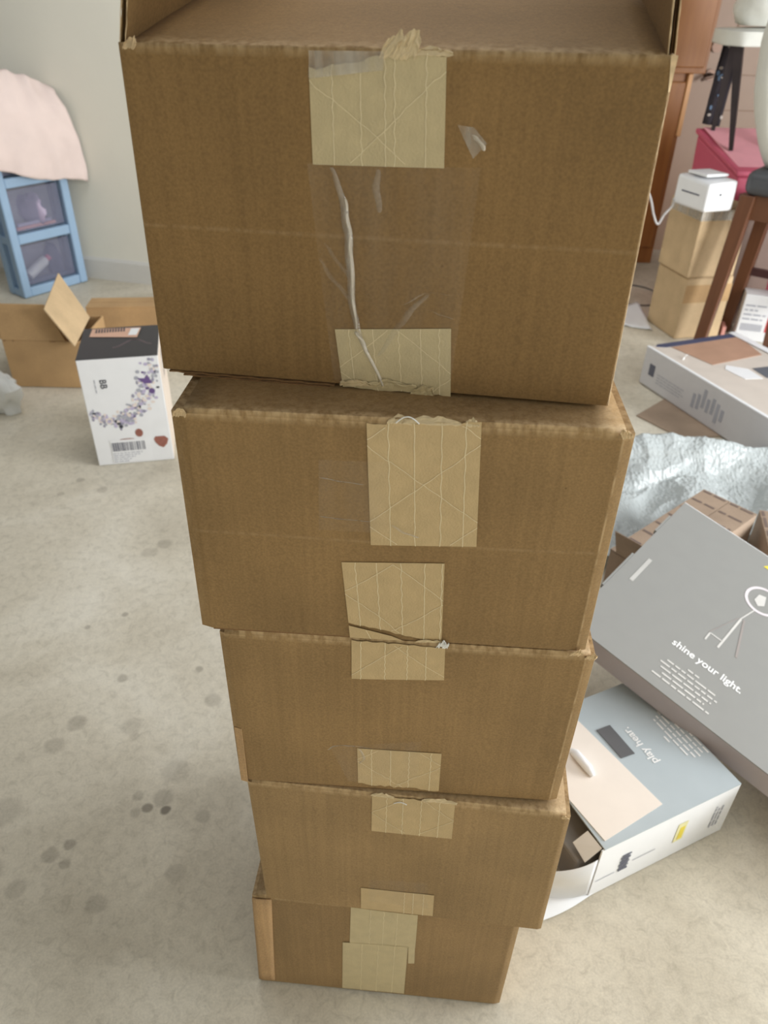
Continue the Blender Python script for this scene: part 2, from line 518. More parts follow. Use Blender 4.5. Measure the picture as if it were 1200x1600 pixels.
for x0, x1 in ((1.70, 1.775), (2.665, 2.74)): g.box(x0, x1, 5.098, 5.12, 0, 2.1)
g.box(1.775, 2.665, 5.098, 5.12, 2.04, 2.11); g.build('door_frame', M['tan_door'], dr)

# ------------------------------------------------------------------ the stack of five cartons
UP = V((0, 0, 1))
BOX = [  # front corners TL TR BL BR, yaw, depth
 dict(c=[(-0.209, .672, 1.378), (.196, .617, 1.381), (-.214, .672, 1.112), (.199, .617, 1.1105)], n=(.134, .991, 0), cl=.002, cr=.0015, seed=1),
 dict(c=[(-0.192, .602, 1.107), (.216, .579, 1.107), (-.195, .602, .842), (.217, .579, .841)], n=(.0563, .9984, 0), cl=.012, cr=.0095, seed=2),
 dict(c=[(-0.177, .602, .838), (.230, .580, .836), (-.177, .602, .5765), (.226, .580, .5765)], n=(.0549, .9985, 0), cl=.009, cr=.010, seed=3),
 dict(c=[(-0.169, .603, .573), (.242, .564, .572), (-.164, .603, .287), (.243, .564, .287)], n=(.0944, .9955, 0), cl=.005, cr=.006, seed=4),
 dict(c=[(-0.187, .609, .284), (.217, .579, .283), (-.197, .610, .004), (.214, .580, .003)], n=(.0744, .9972, 0), cl=.004, cr=.009, seed=5)]
DEP = .42
for B in BOX:
    B['c'] = [V(q) for q in B['c']]; B['n'] = V(B['n']).normalized()
    B['w'] = (B['c'][1] - B['c'][0]).length; B['h'] = (B['c'][0] - B['c'][2]).length

def surf(i, s, t, off=0.0):
    """point on the front panel: s across, t down, off = towards the viewer"""
    B = BOX[i]; TL, TR, BL, BR = B['c']
    p = (TL * (1 - s) + TR * s) * (1 - t) + (BL * (1 - s) + BR * s) * t
    wv = 0.0016 * noi(s * 3.1 + B['seed'] * 7, t * 2.3, B['seed']) * min(1, 8 * s, 8 * (1 - s), 8 * max(t, 0), 8 * max(0, 1 - t)) if 0 < s < 1 and 0 < t < 1 else 0
    bulge = 0.0022 * math.sin(math.pi * min(1, max(0, s))) * math.sin(math.pi * min(1, max(0, t)))
    d = 0.0
    sl, sr = B['cl'] / B['w'], 1 - B['cr'] / B['w']
    if s < sl: d = (sl - s) * B['w'] * 0.30
    if s > sr: d = (s - sr) * B['w'] * 0.30
    return p - B['n'] * (wv + bulge + off) + B['n'] * d

STACK = []
LBL = ['uppermost kraft cardboard carton of the stack, its flaps standing open',
       'second carton from the top of the stack, a clear tape patch beside its paper tape',
       'middle carton of the five in the kraft stack',
       'fourth carton from the top of the stack, overhanging the lowest one',
       'lowest carton of the kraft stack, standing on the concrete floor']
for i, B in enumerate(BOX):
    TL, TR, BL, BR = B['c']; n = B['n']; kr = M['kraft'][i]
    base = (BL + BR) / 2 + n * DEP / 2; base.z = min(BL.z, BR.z)
    t_ = thing('cardboard_box', LBL[i], 'box', base, 'kraft cartons stacked in a tower')
    B['t'] = t_; STACK.append(t_)
    topcut = 0.0 if i == 0 else 0.0045
    ss = [0, B['cl'] / B['w']] + [k / 22 for k in range(1, 22)] + [1 - B['cr'] / B['w'], 1]
    ss += [B['cl'] / B['w'] + .004, 1 - B['cr'] / B['w'] - .004, 1 - B['cr'] / B['w'] * .82]
    ss = sorted(set(round(q, 5) for q in ss))
    ts = [0, .012, .03, .06] + [k / 14 for k in range(1, 14)] + [.49, .51, .965, 1]
    ts = sorted(set(ts))
    hgt = B['h']
    rows = []; wear = []
    rnd = random.Random(i)
    def tmap(t): return topcut / hgt + t * (1 - topcut / hgt)
    for t in ts:
        row = [surf(i, s, tmap(t)) for s in ss]
        wr = []
        for s in ss:
            q = 0.75 if t == 0 else (0.4 if t < .02 else 0.0)
            if i < 2 and abs(t - 7 / 14) < .004: q = max(q, .20)
            if s in (0, 1): q = max(q, .18)
            if i in (1, 2) and abs(s - (1 - B['cr'] / B['w'])) < 1e-3: q = max(q, .65)
            wr.append(q)
        br = surf(i, 1, tmap(t)) + n * DEP; bl = surf(i, 0, tmap(t)) + n * DEP
        rows.append(row + [br, bl]); wear += wr + [0, 0]
    m_ = len(rows[0]); v = [q for r in rows for q in r]; f = []
    for a in range(len(rows) - 1):
        for k in range(m_):
            f.append((a * m_ + k, a * m_ + (k + 1) % m_, (a + 1) * m_ + (k + 1) % m_, (a + 1) * m_ + k))
    f.append(tuple((len(rows) - 1) * m_ + k for k in range(m_)))
    if i > 0:
        f.append(tuple(range(m_)))
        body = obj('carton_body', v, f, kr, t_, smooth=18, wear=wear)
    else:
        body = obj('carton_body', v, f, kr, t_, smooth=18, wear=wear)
        sd = body.modifiers.new('board', 'SOLIDIFY'); sd.thickness = .004; sd.offset = -1
    d = (TR - TL).normalized()
    if i > 0:
        # front and rear top flaps
        ch = (TL + n * 0.001, TR + n * 0.001)
        ins_l, ins_r = (.012, .009) if i == 1 else (.006, .006)
        z0 = V((0, 0, -topcut))
        A = TL + d * ins_l + n * .0005; Bq = TR - d * ins_r + n * .0005
        N = 16; vv = []; ff = []; ww = []
        for k in range(N + 1):
            q = A.lerp(Bq, k / N)
            for y, zz, we in ((-.0008, -.0052, .5), (.0012, -.0006, .85), (.010, 0, .25), (.10, .0004, 0), (.205, 0, 0)):
                vv.append(q + n * y + UP * (zz + .0004)); ww.append(we)
        mcol = 5
        for k in range(N):
            for j in range(mcol - 1):
                ff.append((k * mcol + j, k * mcol + j + 1, (k + 1) * mcol + j + 1, (k + 1) * mcol + j))
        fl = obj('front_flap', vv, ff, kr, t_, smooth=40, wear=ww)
        sd = fl.modifiers.new('board', 'SOLIDIFY'); sd.thickness = .0038; sd.offset = -1 if True else 1
        g = G(); g.obox(TL + d * .004 + n * .212 + V((0, 0, -topcut + .0002)), d * (B['w'] - .008), n * .206, UP * .004)
        g.build('rear_flap', kr, t_)
    # bottom flaps: a double ply whose raw edge shows below the front panel
    if i < 4:
        lo = min(.004, BL.z - (BOX[i + 1]['c'][0].z) - .0003)
        if i == 0:
            for (s0, s1, dz, dp) in ((.015, .40, .0022, -.0012), (.05, .39, .0040, -.0030)):
                g = G(); p0 = surf(i, s0, 1) + n * dp - UP * dz; p1 = surf(i, s1, 1) + n * dp - UP * (dz + .0005)
                N = 20; vv = []
                for k in range(N + 1):
                    q = p0.lerp(p1, k / N) + UP * .0005 * math.sin(k * 2.1)
                    vv += [q, q + n * .2, q + UP * .0014, q + n * .2 + UP * .0014]
                ff = []
                for k in range(N):
                    a = k * 4; ff += [(a, a + 1, a + 5, a + 4), (a + 2, a + 3, a + 7, a + 6), (a, a + 2, a + 6, a + 4), (a + 1, a + 3, a + 7, a + 5)]
                ff += [(0, 1, 3, 2), (N * 4, N * 4 + 1, N * 4 + 3, N * 4 + 2)]
                obj('bottom_flap', vv, ff, M['flute'], t_)
        else:
            g = G(); p0 = surf(i, .03, 1) + n * .002
            g.obox(p0 - UP * max(.0012, lo), d * B['w'] * .46, n * .2, UP * max(.001, lo - .0004)); g.build('bottom_flap', M['flute'], t_)

# open flaps of the top carton
B = BOX[0]; TL, TR, BL, BR = B['c']; n = B['n']; d = (TR - TL).normalized(); t0 = STACK[0]
al = math.radians(10.0)
fd = n * math.cos(al) + UP * math.sin(al)
N = 20; vv = []; ff = []; ww = []
for k in range(N + 1):
    q = (TL + d * .009).lerp(TR - d * .006, k / N)
    for j, (y, we) in enumerate(((0, .9), (.004, .5), (.02, .1), (.08, 0), (.14, 0), (.196, 0))):
        vv.append(q + fd * y - UP * (.0012 if j == 0 else 0) + UP * .0012 * noi(k * .4, y * 14)); ww.append(we)
for k in range(N):
    for j in range(5): ff.append((k * 6 + j, k * 6 + j + 1, (k + 1) * 6 + j + 1, (k + 1) * 6 + j))
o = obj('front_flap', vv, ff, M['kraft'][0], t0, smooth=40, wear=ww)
sd = o.modifiers.new('board', 'SOLIDIFY'); sd.thickness = .004; sd.offset = -1

def corr_flap(name, root0, along, up, length, hgt, t_):
    """corrugated flap: two liners with a wavy core between them; root0 = front foot"""
    nrm = along.cross(up).normalized()
    th = .0046
    fl = bpy.data.objects.new(name, None); 
    out = []
    for sgn, nm in ((0, 'inner'), (1, 'outer')):
        g = G(); p = root0 + nrm * (th * sgn)
        # slightly ragged front edge
        K = 14; poly = []
        rnd = random.Random(5 + sgn)
        for k in range(K + 1): poly.append(p + up * (hgt * k / K) + along * rnd.uniform(-.0012, .0012))
        poly += [p + up * hgt + along * length, p + along * length]
        g.slab(poly, nrm * .0006)
        out.append(g)
    g = out[0]; g.add(out[1].v, out[1].f)
    # core: flutes run up the flap, so its section is a wave along its length
    K = 120; v = []; f = []
    for k in range(K + 1):
        x = .0015 + (length - .003) * k / K
        q = root0 + along * x + nrm * (th / 2 + .0003 + (th / 2 - .0006) * math.sin(k * 2 * math.pi / 6))
        v += [q, q + up * hgt]
    for k in range(K): f.append((2 * k, 2 * k + 1, 2 * k + 3, 2 * k + 2))
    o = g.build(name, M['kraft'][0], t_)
    obj('corrugated_core', v, f, M['flute'], o)
    ge = G(); rnd = random.Random(9)
    for sgn in (0, 1):
        ge.tube([root0 + nrm * (th * sgn + .0003) + up * (hgt * k / 30) - along * (.0008 + rnd.uniform(0, .0014)) for k in range(31)], [rnd.uniform(.0002, .0007) for _ in range(31)], 5)
    ge.build('torn_edge', M['cut_edge'], o)
    return o
be = math.radians(13)
corr_flap('side_flap', TL + n * .002 + d * .001, n, (UP * math.cos(be) + d * math.sin(be)), DEP - .01, .196, t0)
be = math.radians(6)
corr_flap('side_flap', TR + n * .002 - d * .0060, n, (UP * math.cos(be) - d * math.sin(be)), DEP - .01, .196, t0)
al2 = math.radians(70)
g = G(); q = TL + n * (DEP - .002) + d * .008
g.obox(q, d * (B['w'] - .016), (n * math.cos(al2) + UP * math.sin(al2)) * .196, (n * math.sin(al2) - UP * math.cos(al2)) * .004)
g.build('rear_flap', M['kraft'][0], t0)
# pale worn corner at the right of the top carton
def scrap(name, pts, mat, parent, thick=.0006, seed=0):
    """little torn piece: a crumpled ribbon through pts = [(point, half width vector)]"""
    rnd = random.Random(seed); v = []; f = []
    for (p, hv) in pts:
        p, hv = V(p), V(hv)
        for k in (-1, -.33, .33, 1):
            v.append(p + hv * k + V((rnd.uniform(-1, 1), rnd.uniform(-1, 1), rnd.uniform(-1, 1))) * hv.length * .28)
    for a in range(len(pts) - 1):
        for k in range(3): f.append((a * 4 + k, a * 4 + k + 1, a * 4 + k + 5, a * 4 + k + 4))
    o = obj(name, v, f, mat, parent)
    sd = o.modifiers.new('t', 'SOLIDIFY'); sd.thickness = thick
    return o
g = G()
K = 12
pr = []
for k in range(K):
    tt = .0 + .09 * k / K
    wd = .0030 * (1 - k / K) ** 1.2 + .0008
    pr.append((surf(0, 1, tt, .001), wd))
vv = []; ff = []
for (p, wd) in pr: vv += [p - d * wd * 1.0, p + d * wd * .35 + n * .001]
for k in range(K - 1): ff.append((2 * k, 2 * k + 1, 2 * k + 3, 2 * k + 2))
obj('worn_corner', vv, ff, M['cut_edge'], t0)
# raw edge strip down the right side of the top carton
vv = []; ff = []; rnd = random.Random(3)
for k in range(41):
    p = surf(0, 1, k / 40, .0004); vv += [p - d * (.0005 + rnd.uniform(0, .0006)), p + d * .0004 + n * .0012]
for k in range(40): ff.append((2 * k, 2 * k + 1, 2 * k + 3, 2 * k + 2))
obj('raw_lit_edge', vv, ff, M['cut_edge'], t0)

for i in (1, 2, 3):
    vv = []; ff = []; rnd = random.Random(30 + i); B = BOX[i]; dd = (B['c'][1] - B['c'][0]).normalized()
    for k in range(41):
        p = surf(i, 1, .02 + .98 * k / 40, .0002); vv += [p - dd * (.0008 + rnd.uniform(0, .0008)), p + dd * .0004 + B['n'] * .0012]
    for k in range(40): ff.append((2 * k, 2 * k + 1, 2 * k + 3, 2 * k + 2))
    obj('raw_lit_edge', vv, ff, M['cut_edge'], STACK[i])  # pale strip painted where side light catches the carton's right edge
# ---- paper tape with reinforcing threads
def tape(i, TLc, TRc, BRc, BLc, mat='tape', top=None, bot=None, nx=18, ny=10, off=.0010, thr=(.19, .42, .66, .87), diag=True, phase=0.0, jag_t=0.0, jag_b=0.0, seed=0):
    rnd = random.Random(seed + i * 10)
    def prof(lst, u):
        if not lst: return 0.0
        for (a, x), (b, y) in zip(lst, lst[1:]):
            if a <= u <= b: return x + (y - x) * (u - a) / max(1e-6, b - a)
        return lst[-1][1]
    jt = [rnd.uniform(-1, 1) * jag_t for _ in range(nx + 1)]; jb = [rnd.uniform(-1, 1) * jag_b for _ in range(nx + 1)]
    def st(u, w_):
        sL = TLc[0] * (1 - w_) + BLc[0] * w_; sR = TRc[0] * (1 - w_) + BRc[0] * w_
        k = min(nx, max(0, int(round(u * nx))))
        tT = TLc[1] * (1 - u) + TRc[1] * u + prof(top, u) + jt[k]; tB = BLc[1] * (1 - u) + BRc[1] * u + prof(bot, u) + jb[k]
        return sL * (1 - u) + sR * u, tT * (1 - w_) + tB * w_
    v = []; f = []
    for a in range(ny + 1):
        for k in range(nx + 1):
            s, t = st(k / nx, a / ny); v.append(surf(i, s, t, off + .00012 * noi(s * 40, t * 25, seed)))
    for a in range(ny):
        for k in range(nx): f.append((a * (nx + 1) + k, a * (nx + 1) + k + 1, (a + 1) * (nx + 1) + k + 1, (a + 1) * (nx + 1) + k))
    o = obj('paper_tape', v, f, M[mat], STACK[i])
    sd = o.modifiers.new('t', 'SOLIDIFY'); sd.thickness = .0003; sd.offset = -1
    g = G(); B = BOX[i]
    wid = abs(TRc[0] - TLc[0]) * B['w']; hg = abs((BLc[1] + BRc[1] - TLc[1] - TRc[1]) / 2) * B['h']
    def ribbon(pts, hw=.00042):
        vv = []
        for (u, w_), (du, dw) in pts:
            s, t = st(min(1, max(0, u)), min(1, max(0, w_)))
            p = surf(i, s, t, off + .00055 + .0003 * noi(s * 40, t * 25, seed)); dd = (BOX[i]['c'][1] - BOX[i]['c'][0]).normalized()
            vv += [p + (dd * du + UP * dw) * hw, p - (dd * du + UP * dw) * hw]
        g.add(vv, [(2 * k, 2 * k + 1, 2 * k + 3, 2 * k + 2) for k in range(len(pts) - 1)])
    for u in thr:
        ribbon([((u + .006 * math.sin(q * 3 + u * 9), q / 12), (1, 0)) for q in range(13)])
    if diag:
        sl = .82; per = .088
        for sg in (1, -1):
            for m in range(-3, 6):
                y0 = (m + phase) * per
                pts = []
                for q in range(0, 25):
                    u = q / 24; y = y0 + (u * wid if sg > 0 else (1 - u) * wid) * sl
                    if 0.01 < y / hg < .99: pts.append(((u, y / hg), (.6, .75 * sg)))
                if len(pts) > 2: ribbon(pts, .00034)
    if g.v:
        g.build('tape_threads', M['thread'], o)
    return o

tape(0, (.3608, .0522), (.6097, .0104), (.6173, .2909), (.3645, .2968), top=[(0, 0), (.28, -.004), (.55, -.011), (.75, -.010), (1, 0)], jag_t=.006, phase=.1, thr=(.17, .38, .56, .63, .86), seed=1)
tape(0, (.4034, .8007), (.6515, .7703), (.6609, 1.012), (.419, 1.012), jag_b=.004, phase=.5, thr=(.12, .33, .55, .74, .9), seed=2)
tape(1, (.429, .0224), (.6739, .0), (.6915, .5006), (.4427, .5197), mat='tape_warm', jag_t=.006, phase=.25, seed=3)
tape(1, (.3724, .6096), (.6208, .5867), (.6300, .995), (.3881, .9238), mat='tape_warm', bot=[(0, 0), (.3, .001), (.45, .003), (.7, .006), (1, 0)], jag_b=.004, phase=.55, thr=(.13, .34, .58, .81, .98), seed=4)
tape(2, (.3565, .006), (.6050, .018), (.6106, .2057), (.3571, .23), mat='tape_warm', jag_t=.004, phase=.6, thr=(.1, .36, .6, .8), seed=5)
tape(2, (.3735, .6945), (.6259, .688), (.6303, .985), (.377, .966), mat='tape_warm', jag_b=.008, phase=.3, thr=(.17, .4, .62, .88), seed=6)
tape(3, (.394, .0145), (.6497, .006), (.6504, .2676), (.3918, .2752), mat='tape_warm', jag_t=.007, phase=.4, thr=(.18, .38, .6, .82), seed=7)
tape(3, (.3533, .7829), (.6108, .7771), (.6118, .985), (.3509, .992), mat='tape_warm', phase=.2, thr=(.6, .72, .86), diag=False, seed=8)
tape(4, (.3728, .03), (.6229, .0439), (.628, .3862), (.374, .4071), phase=.2, thr=(.3, .5, .7), diag=False, seed=9)
tape(4, (.6, .34), (.6260, .34), (.6321, .5758), (.6076, .5827), thr=(), diag=False, seed=10, nx=4)
tape(4, (.3469, .4071), (.6, .3862), (.6057, .9755), (.3501, .9817), off=.0014, phase=.2, thr=(.3, .55, .8), diag=False, seed=11)

# ---- clear tape films
def clear(i, TLc, TRc, BRc, BLc, off=.0022, seed=0, amp=.0007, nx=26, ny=26, mat='film', sx=11, sy=5):
    v = []; f = []
    for a in range(ny + 1):
        for k in range(nx + 1):
            u, w_ = k / nx, a / ny
            s = (TLc[0] * (1 - u) + TRc[0] * u) * (1 - w_) + (BLc[0] * (1 - u) + BRc[0] * u) * w_
            t = (TLc[1] * (1 - u) + TRc[1] * u) * (1 - w_) + (BLc[1] * (1 - u) + BRc[1] * u) * w_
            q = abs(noi(u * sx + seed, w_ * sy, seed)); v.append(surf(i, s, t, off + amp * (1 - 2.2 * q)))
    for a in range(ny):
        for k in range(nx): f.append((a * (nx + 1) + k, a * (nx + 1) + k + 1, (a + 1) * (nx + 1) + k + 1, (a + 1) * (nx + 1) + k))
    return obj('clear_tape', v, f, M[mat], STACK[i], smooth=60)
clear(0, (.3545, .292), (.6862, .284), (.6587, .975), (.4011, .985), seed=1, off=.0026)
clear(0, (.363, .0077), (.4986, .0055), (.4987, .05), (.3608, .075), seed=2, off=.003, nx=20, ny=8, sx=8, sy=.6, amp=.0012, mat='film_ridge')
clear(0, (.637, .1767), (.668, .182), (.6935, .2213), (.6700, .2618), seed=3, mat='film_ridge', nx=8, ny=8)
clear(1, (.3242, .1646), (.4800, .1608), (.4850, .4561), (.3205, .4601), seed=4, sx=3, sy=12, mat='film')
clear(2, (.2919, .6904), (.5633, .60), (.559, .90), (.3473, .9473), seed=5)
clear(3, (.3835, .6836), (.5846, .6565), (.5935, .9), (.3827, .9), seed=6)
# folded ridges of the film on the top carton
def ridge(i, pts, hw, hgt, mat='film_ridge', off=.0024):
    P = [V((s, t, 0)) for s, t in pts]; fine = []
    for k in range(len(P) - 1):
        p0, p1, p2, p3 = P[max(k - 1, 0)], P[k], P[k + 1], P[min(k + 2, len(P) - 1)]
        for q in range(6):
            x = q / 6; fine.append(.5 * ((2 * p1) + (p2 - p0) * x + (2 * p0 - 5 * p1 + 4 * p2 - p3) * x * x + (3 * p1 - p0 - 3 * p2 + p3) * x ** 3))
    fine.append(P[-1]); v = []; f = []; L_ = len(fine)
    dd = (BOX[i]['c'][1] - BOX[i]['c'][0]).normalized()
    for k, p in enumerate(fine):
        e = math.sin(math.pi * (.08 + .84 * k / (L_ - 1))) ** .6
        wv = 1 + .35 * math.sin(k * 1.3)
        for a in range(7):
            x = a / 3 - 1
            v.append(surf(i, p.x, p.y, off + hgt * e * wv * (1 - x * x)) + dd * (x * hw * e + .0006 * math.sin(k * .9)))
    for k in range(L_ - 1):
        for a in range(6): f.append((k * 7 + a, k * 7 + a + 1, (k + 1) * 7 + a + 1, (k + 1) * 7 + a))
    return obj('tape_wrinkle', v, f, M[mat], STACK[i], smooth=60)
M['glint'] = plain('film_fold_bright', (226, 218, 204), 0.12, var=0.05, scale=60, alpha=0.62)
ridge(0, [(.4013, .3007), (.4188, .3675), (.4300, .449), (.436, .5341), (.440, .6563), (.451, .782), (.4742, .8707)], .0036, .0028)
ridge(0, [(.428, .385), (.4338, .449), (.439, .5341), (.4428, .6563), (.4505, .79)], .0021, .0036, 'glint')
ridge(0, [(.447, .80), (.4560, .815), (.4742, .8707), (.5108, .9925)], .0022, .0022, 'glint')
ridge(0, [(.492, .30), (.490, .36), (.498, .42)], .003, .0014, 'film_soft')
ridge(0, [(.385, .52), (.412, .575), (.436, .625)], .0022, .0018, 'film_soft')
ridge(0, [(.375, .57), (.40, .63), (.43, .68), (.437, .71)], .0026, .0018, 'film_soft')
ridge(0, [(.60, .66), (.565, .72), (.535, .79), (.50, .88)], .0035, .0018, 'film_soft')
ridge(0, [(.55, .70), (.60, .655), (.645, .66)], .0018, .0016, 'film_soft')
ridge(0, [(.60, .71), (.63, .725), (.655, .735)], .0018, .0014, 'film_soft')
ridge(0, [(.665, .2), (.678, .215), (.69, .24)], .0022, .0014, 'glint')
ridge(1, [(.326, .235), (.37, .245), (.425, .255)], .0018, .0012)
ridge(1, [(.324, .40), (.37, .405), (.44, .41)], .0018, .0012)
ridge(1, [(.49, .42), (.52, .45), (.555, .47)], .0022, .0014)
ridge(2, [(.285, .715), (.31, .68), (.36, .67), (.42, .68)], .0012, .0012)
ridge(2, [(.378, .69), (.395, .75), (.382, .80)], .0018, .0012)

# ---- torn bits along the tape edges
def crumple(name, i, s, t, wid, hgt, mat, seed, out=.004, lean=.5):
    """ragged torn bit: irregular saw-toothed outline, buckled surface"""
    rnd = random.Random(seed); nx, ny = 11, 5; dd = (BOX[i]['c'][1] - BOX[i]['c'][0]).normalized(); n = BOX[i]['n']
    p0 = surf(i, s, t, .0012); v = []; f = []
    prof = [max(.12, .55 + .45 * math.sin(math.pi * k / nx) * rnd.uniform(.3, 1.1) - .5 * abs(k / nx - .5) * rnd.random()) for k in range(nx + 1)]
    low = [rnd.uniform(-.18, .08) for _ in range(nx + 1)]
    skew = rnd.uniform(-.5, .5)
    for a in range(ny + 1):
        for k in range(nx + 1):
            q = a / ny; z = hgt * (low[k] * (1 - q) + prof[k] * q)
            x = (k / nx - .5) * wid + skew * z + rnd.uniform(-.25, .25) * wid / nx
            v.append(p0 + dd * x + UP * z - n * (out * (.25 + .75 * rnd.random() * q)) + n * lean * max(0, z))
    for a in range(ny):
        for k in range(nx): f.append((a * (nx + 1) + k, a * (nx + 1) + k + 1, (a + 1) * (nx + 1) + k + 1, (a + 1) * (nx + 1) + k))
    o = obj(name, v, f, mat, STACK[i]); sd = o.modifiers.new('t', 'SOLIDIFY'); sd.thickness = .0004
    return o
crumple('torn_paper', 0, .513, .016, .018, .017, M['scrap'], 1)
crumple('torn_paper', 0, .535, .016, .016, .019, M['scrap'], 2)
crumple('torn_paper', 0, .575, .014, .036, .006, M['scrap'], 3, .003, .9)
crumple('torn_paper', 0, .595, 1.02, .022, .014, M['tape'], 4, .004, 0)
crumple('torn_paper', 0, .53, 1.0, .048, .010, M['tape'], 5, .003, 0)
crumple('torn_paper', 0, .45, 1.0, .03, .008, M['scrap'], 6, .003, 0)
crumple('torn_film', 0, .648, 1.035, .007, .007, M['scrap_white'], 7, .003, 0)
crumple('torn_paper', 1, .50, .015, .022, .007, M['scrap'], 8, .002, 1.2)
crumple('torn_paper', 1, .57, .012, .05, .006, M['scrap'], 9, .002, 1.2)
crumple('torn_paper', 1, .655, .012, .012, .007, M['scrap'], 10, .002, .6)
crumple('torn_paper', 1, .60, 1.0, .03, .006, M['scrap'], 11, .003, 0)
crumple('torn_film', 1, .632, 1.02, .012, .014, M['scrap_white'], 12, .006, 0)
tape(1, (.389, .935), (.50, .978), (.53, 1.0), (.392, 1.0), mat='tape_warm', thr=(.4,), diag=False, off=.0018, nx=8, seed=14)
crumple('torn_paper', 3, .425, .01, .03, .006, M['scrap'], 13, .003, .6)
crumple('torn_paper', 3, .60, .01, .045, .007, M['scrap'], 14, .003, .6)
crumple('torn_paper', 1, .984, .03, .010, .010, M['cut_edge'], 15, .003, 0)
crumple('torn_paper', 1, .975, 1.02, .012, .011, M['cut_edge'], 16, .003, 0)
crumple('torn_paper', 2, .985, .03, .012, .011, M['cut_edge'], 17, .003, 0)
crumple('torn_paper', 3, .985, .025, .010, .008, M['cut_edge'], 18, .003, 0)
crumple('torn_paper', 1, .02, .03, .012, .011, M['cut_edge'], 19, .002, 0)
crumple('torn_paper', 0, .022, .012, .010, .008, M['cut_edge'], 20, .002, .6)
# white thread loop at the top of the second carton
p = [surf(1, .492 + .05 * k / 10, .012, .002) + UP * .0065 * math.sin(math.pi * k / 10) for k in range(11)]
g = G(); g.tube(p, .0006, 6); g.build('loose_thread', M['scrap_white'], STACK[1])
p = [surf(3, .462 + .04 * k / 8, .045 - .012 * math.sin(math.pi * k / 8), .0025) for k in range(9)]
g = G(); g.tube(p, .0006, 6); g.build('loose_thread', M['scrap_white'], STACK[3])
# glue flap of the lowest carton
v = []; f = []
for a in range(11):
    for k in range(5):
        v.append(surf(4, .0 + .075 * k / 4 * (1 - .1 * a / 10), .03 + .945 * a / 10, .0025 + .0008 * math.sin(k)))
for a in range(10):
    for k in range(4): f.append((a * 5 + k, a * 5 + k + 1, (a + 1) * 5 + k + 1, (a + 1) * 5 + k))
o = obj('glue_flap', v, f, M['kraft_light'], STACK[4], smooth=40); sd = o.modifiers.new('t', 'SOLIDIFY'); sd.thickness = .002; sd.offset = -1
# glue flap sliver at lower left of the middle carton
v = []; f = []
for a in range(7):
    for k in range(2): v.append(surf(2, .004 + .022 * k, .62 + .38 * a / 6, .0012 + .003 * (a / 6) ** 2))
for a in range(6): f.append((a * 2, a * 2 + 1, a * 2 + 3, a * 2 + 2))
o = obj('glue_flap', v, f, M['kraft_light'], STACK[2]); sd = o.modifiers.new('t', 'SOLIDIFY'); sd.thickness = .001; sd.offset = -1

# ------------------------------------------------------------------ open carton at the left
def panel(name, poly, off, mat, parent, bev=0.0):
    g = G(); g.slab(poly, off); o = g.build(name, mat, parent)
    return o
x0, x1, y0, y1, hk = -1.55, -1.235, 2.88, 3.17, .205
t = thing('open_carton', 'open kraft carton with raised flaps behind the white beaded box', 'box', ((x0 + x1) / 2, (y0 + y1) / 2, 0))
th = .005
panel('front_panel', [(x0, y0, .003), (x1, y0, .003), (x1, y0, hk), (x0, y0, hk)], (0, th, 0), M['kraft_bg'], t)
panel('rear_panel', [(x0, y1 - th, .003), (x1, y1 - th, .003), (x1, y1 - th, hk), (x0, y1 - th, hk)], (0, th, 0), M['kraft_bg'], t)
panel('side_panel', [(x0, y0 + th, .003), (x0, y1 - th, .003), (x0, y1 - th, hk), (x0, y0 + th, hk)], (th, 0, 0), M['kraft_bg'], t)
panel('side_panel', [(x1 - th, y0 + th, .003), (x1 - th, y1 - th, .003), (x1 - th, y1 - th, hk), (x1 - th, y0 + th, hk)], (th, 0, 0), M['kraft_bg'], t)
panel('bottom_panel', [(x0 + th, y0 + th, .003), (x1 - th, y0 + th, .003), (x1 - th, y1 - th, .003), (x0 + th, y1 - th, .003)], (0, 0, th), M['kraft_bg'], t)
panel('front_flap', [(x0 - .002, y0 + .001, hk + .001), (x1 - .06, y0 + .001, hk + .001), (x1 - .125, y0 + .028, hk + .14), (x0 - .002, y0 + .028, hk + .14)], (0, th, 0), M['kraft_bg'], t)
panel('side_flap', [(-1.240, 2.835, hk), (-1.285, 3.150, hk), (-1.43, 3.27, .355), (-1.332, 2.845, .352)], (-.004, 0, -.003), M['kraft_pale'], t)  # paler kraft paints the light falling on this right-facing flap
panel('side_flap', [(x0, y0 + .01, hk), (x0, y1 - .01, hk), (x0 - .12, y1 - .02, hk + .06), (x0 - .12, y0 + .03, hk + .06)], (0, 0, -th), M['kraft_bg'], t)
g = G(); q = .0006
for xa, xb in ((-1.545, -1.535), (-1.51, -1.50), (-1.36, -1.335)):
    g.add([(xa, y0 - q, hk - .003), (xb, y0 - q, hk - .003), (xb, y0 - q, hk + .0), (xa, y0 - q, hk + .0)], [(0, 1, 2, 3)])
g.build('score_marks', M['flute'], t, kind='stuff')

# low carton behind the white box
t = thing('flat_carton', 'low kraft carton behind the white beaded box, next to the baseboard', 'box', (-1.13, 3.34, 0))
g = G(); g.obox((-1.345, 3.27, .002), (.56, .06, 0), (-.012, .12, 0), (0, 0, .198)); bevel(g.build('carton_body', M['kraft_bg'], t), .002)
g = G(); g.obox((-1.345, 3.268, .200), (.558, .06, 0), (-.006, .06, 0), (0, 0, .004)); g.build('top_flap', M['kraft_bg'], t)
g = G(); g.obox((-1.351, 3.332, .200), (.558, .06, 0), (-.006, .058, 0), (0, 0, .004)); g.build('top_flap', M['kraft_bg'], t)

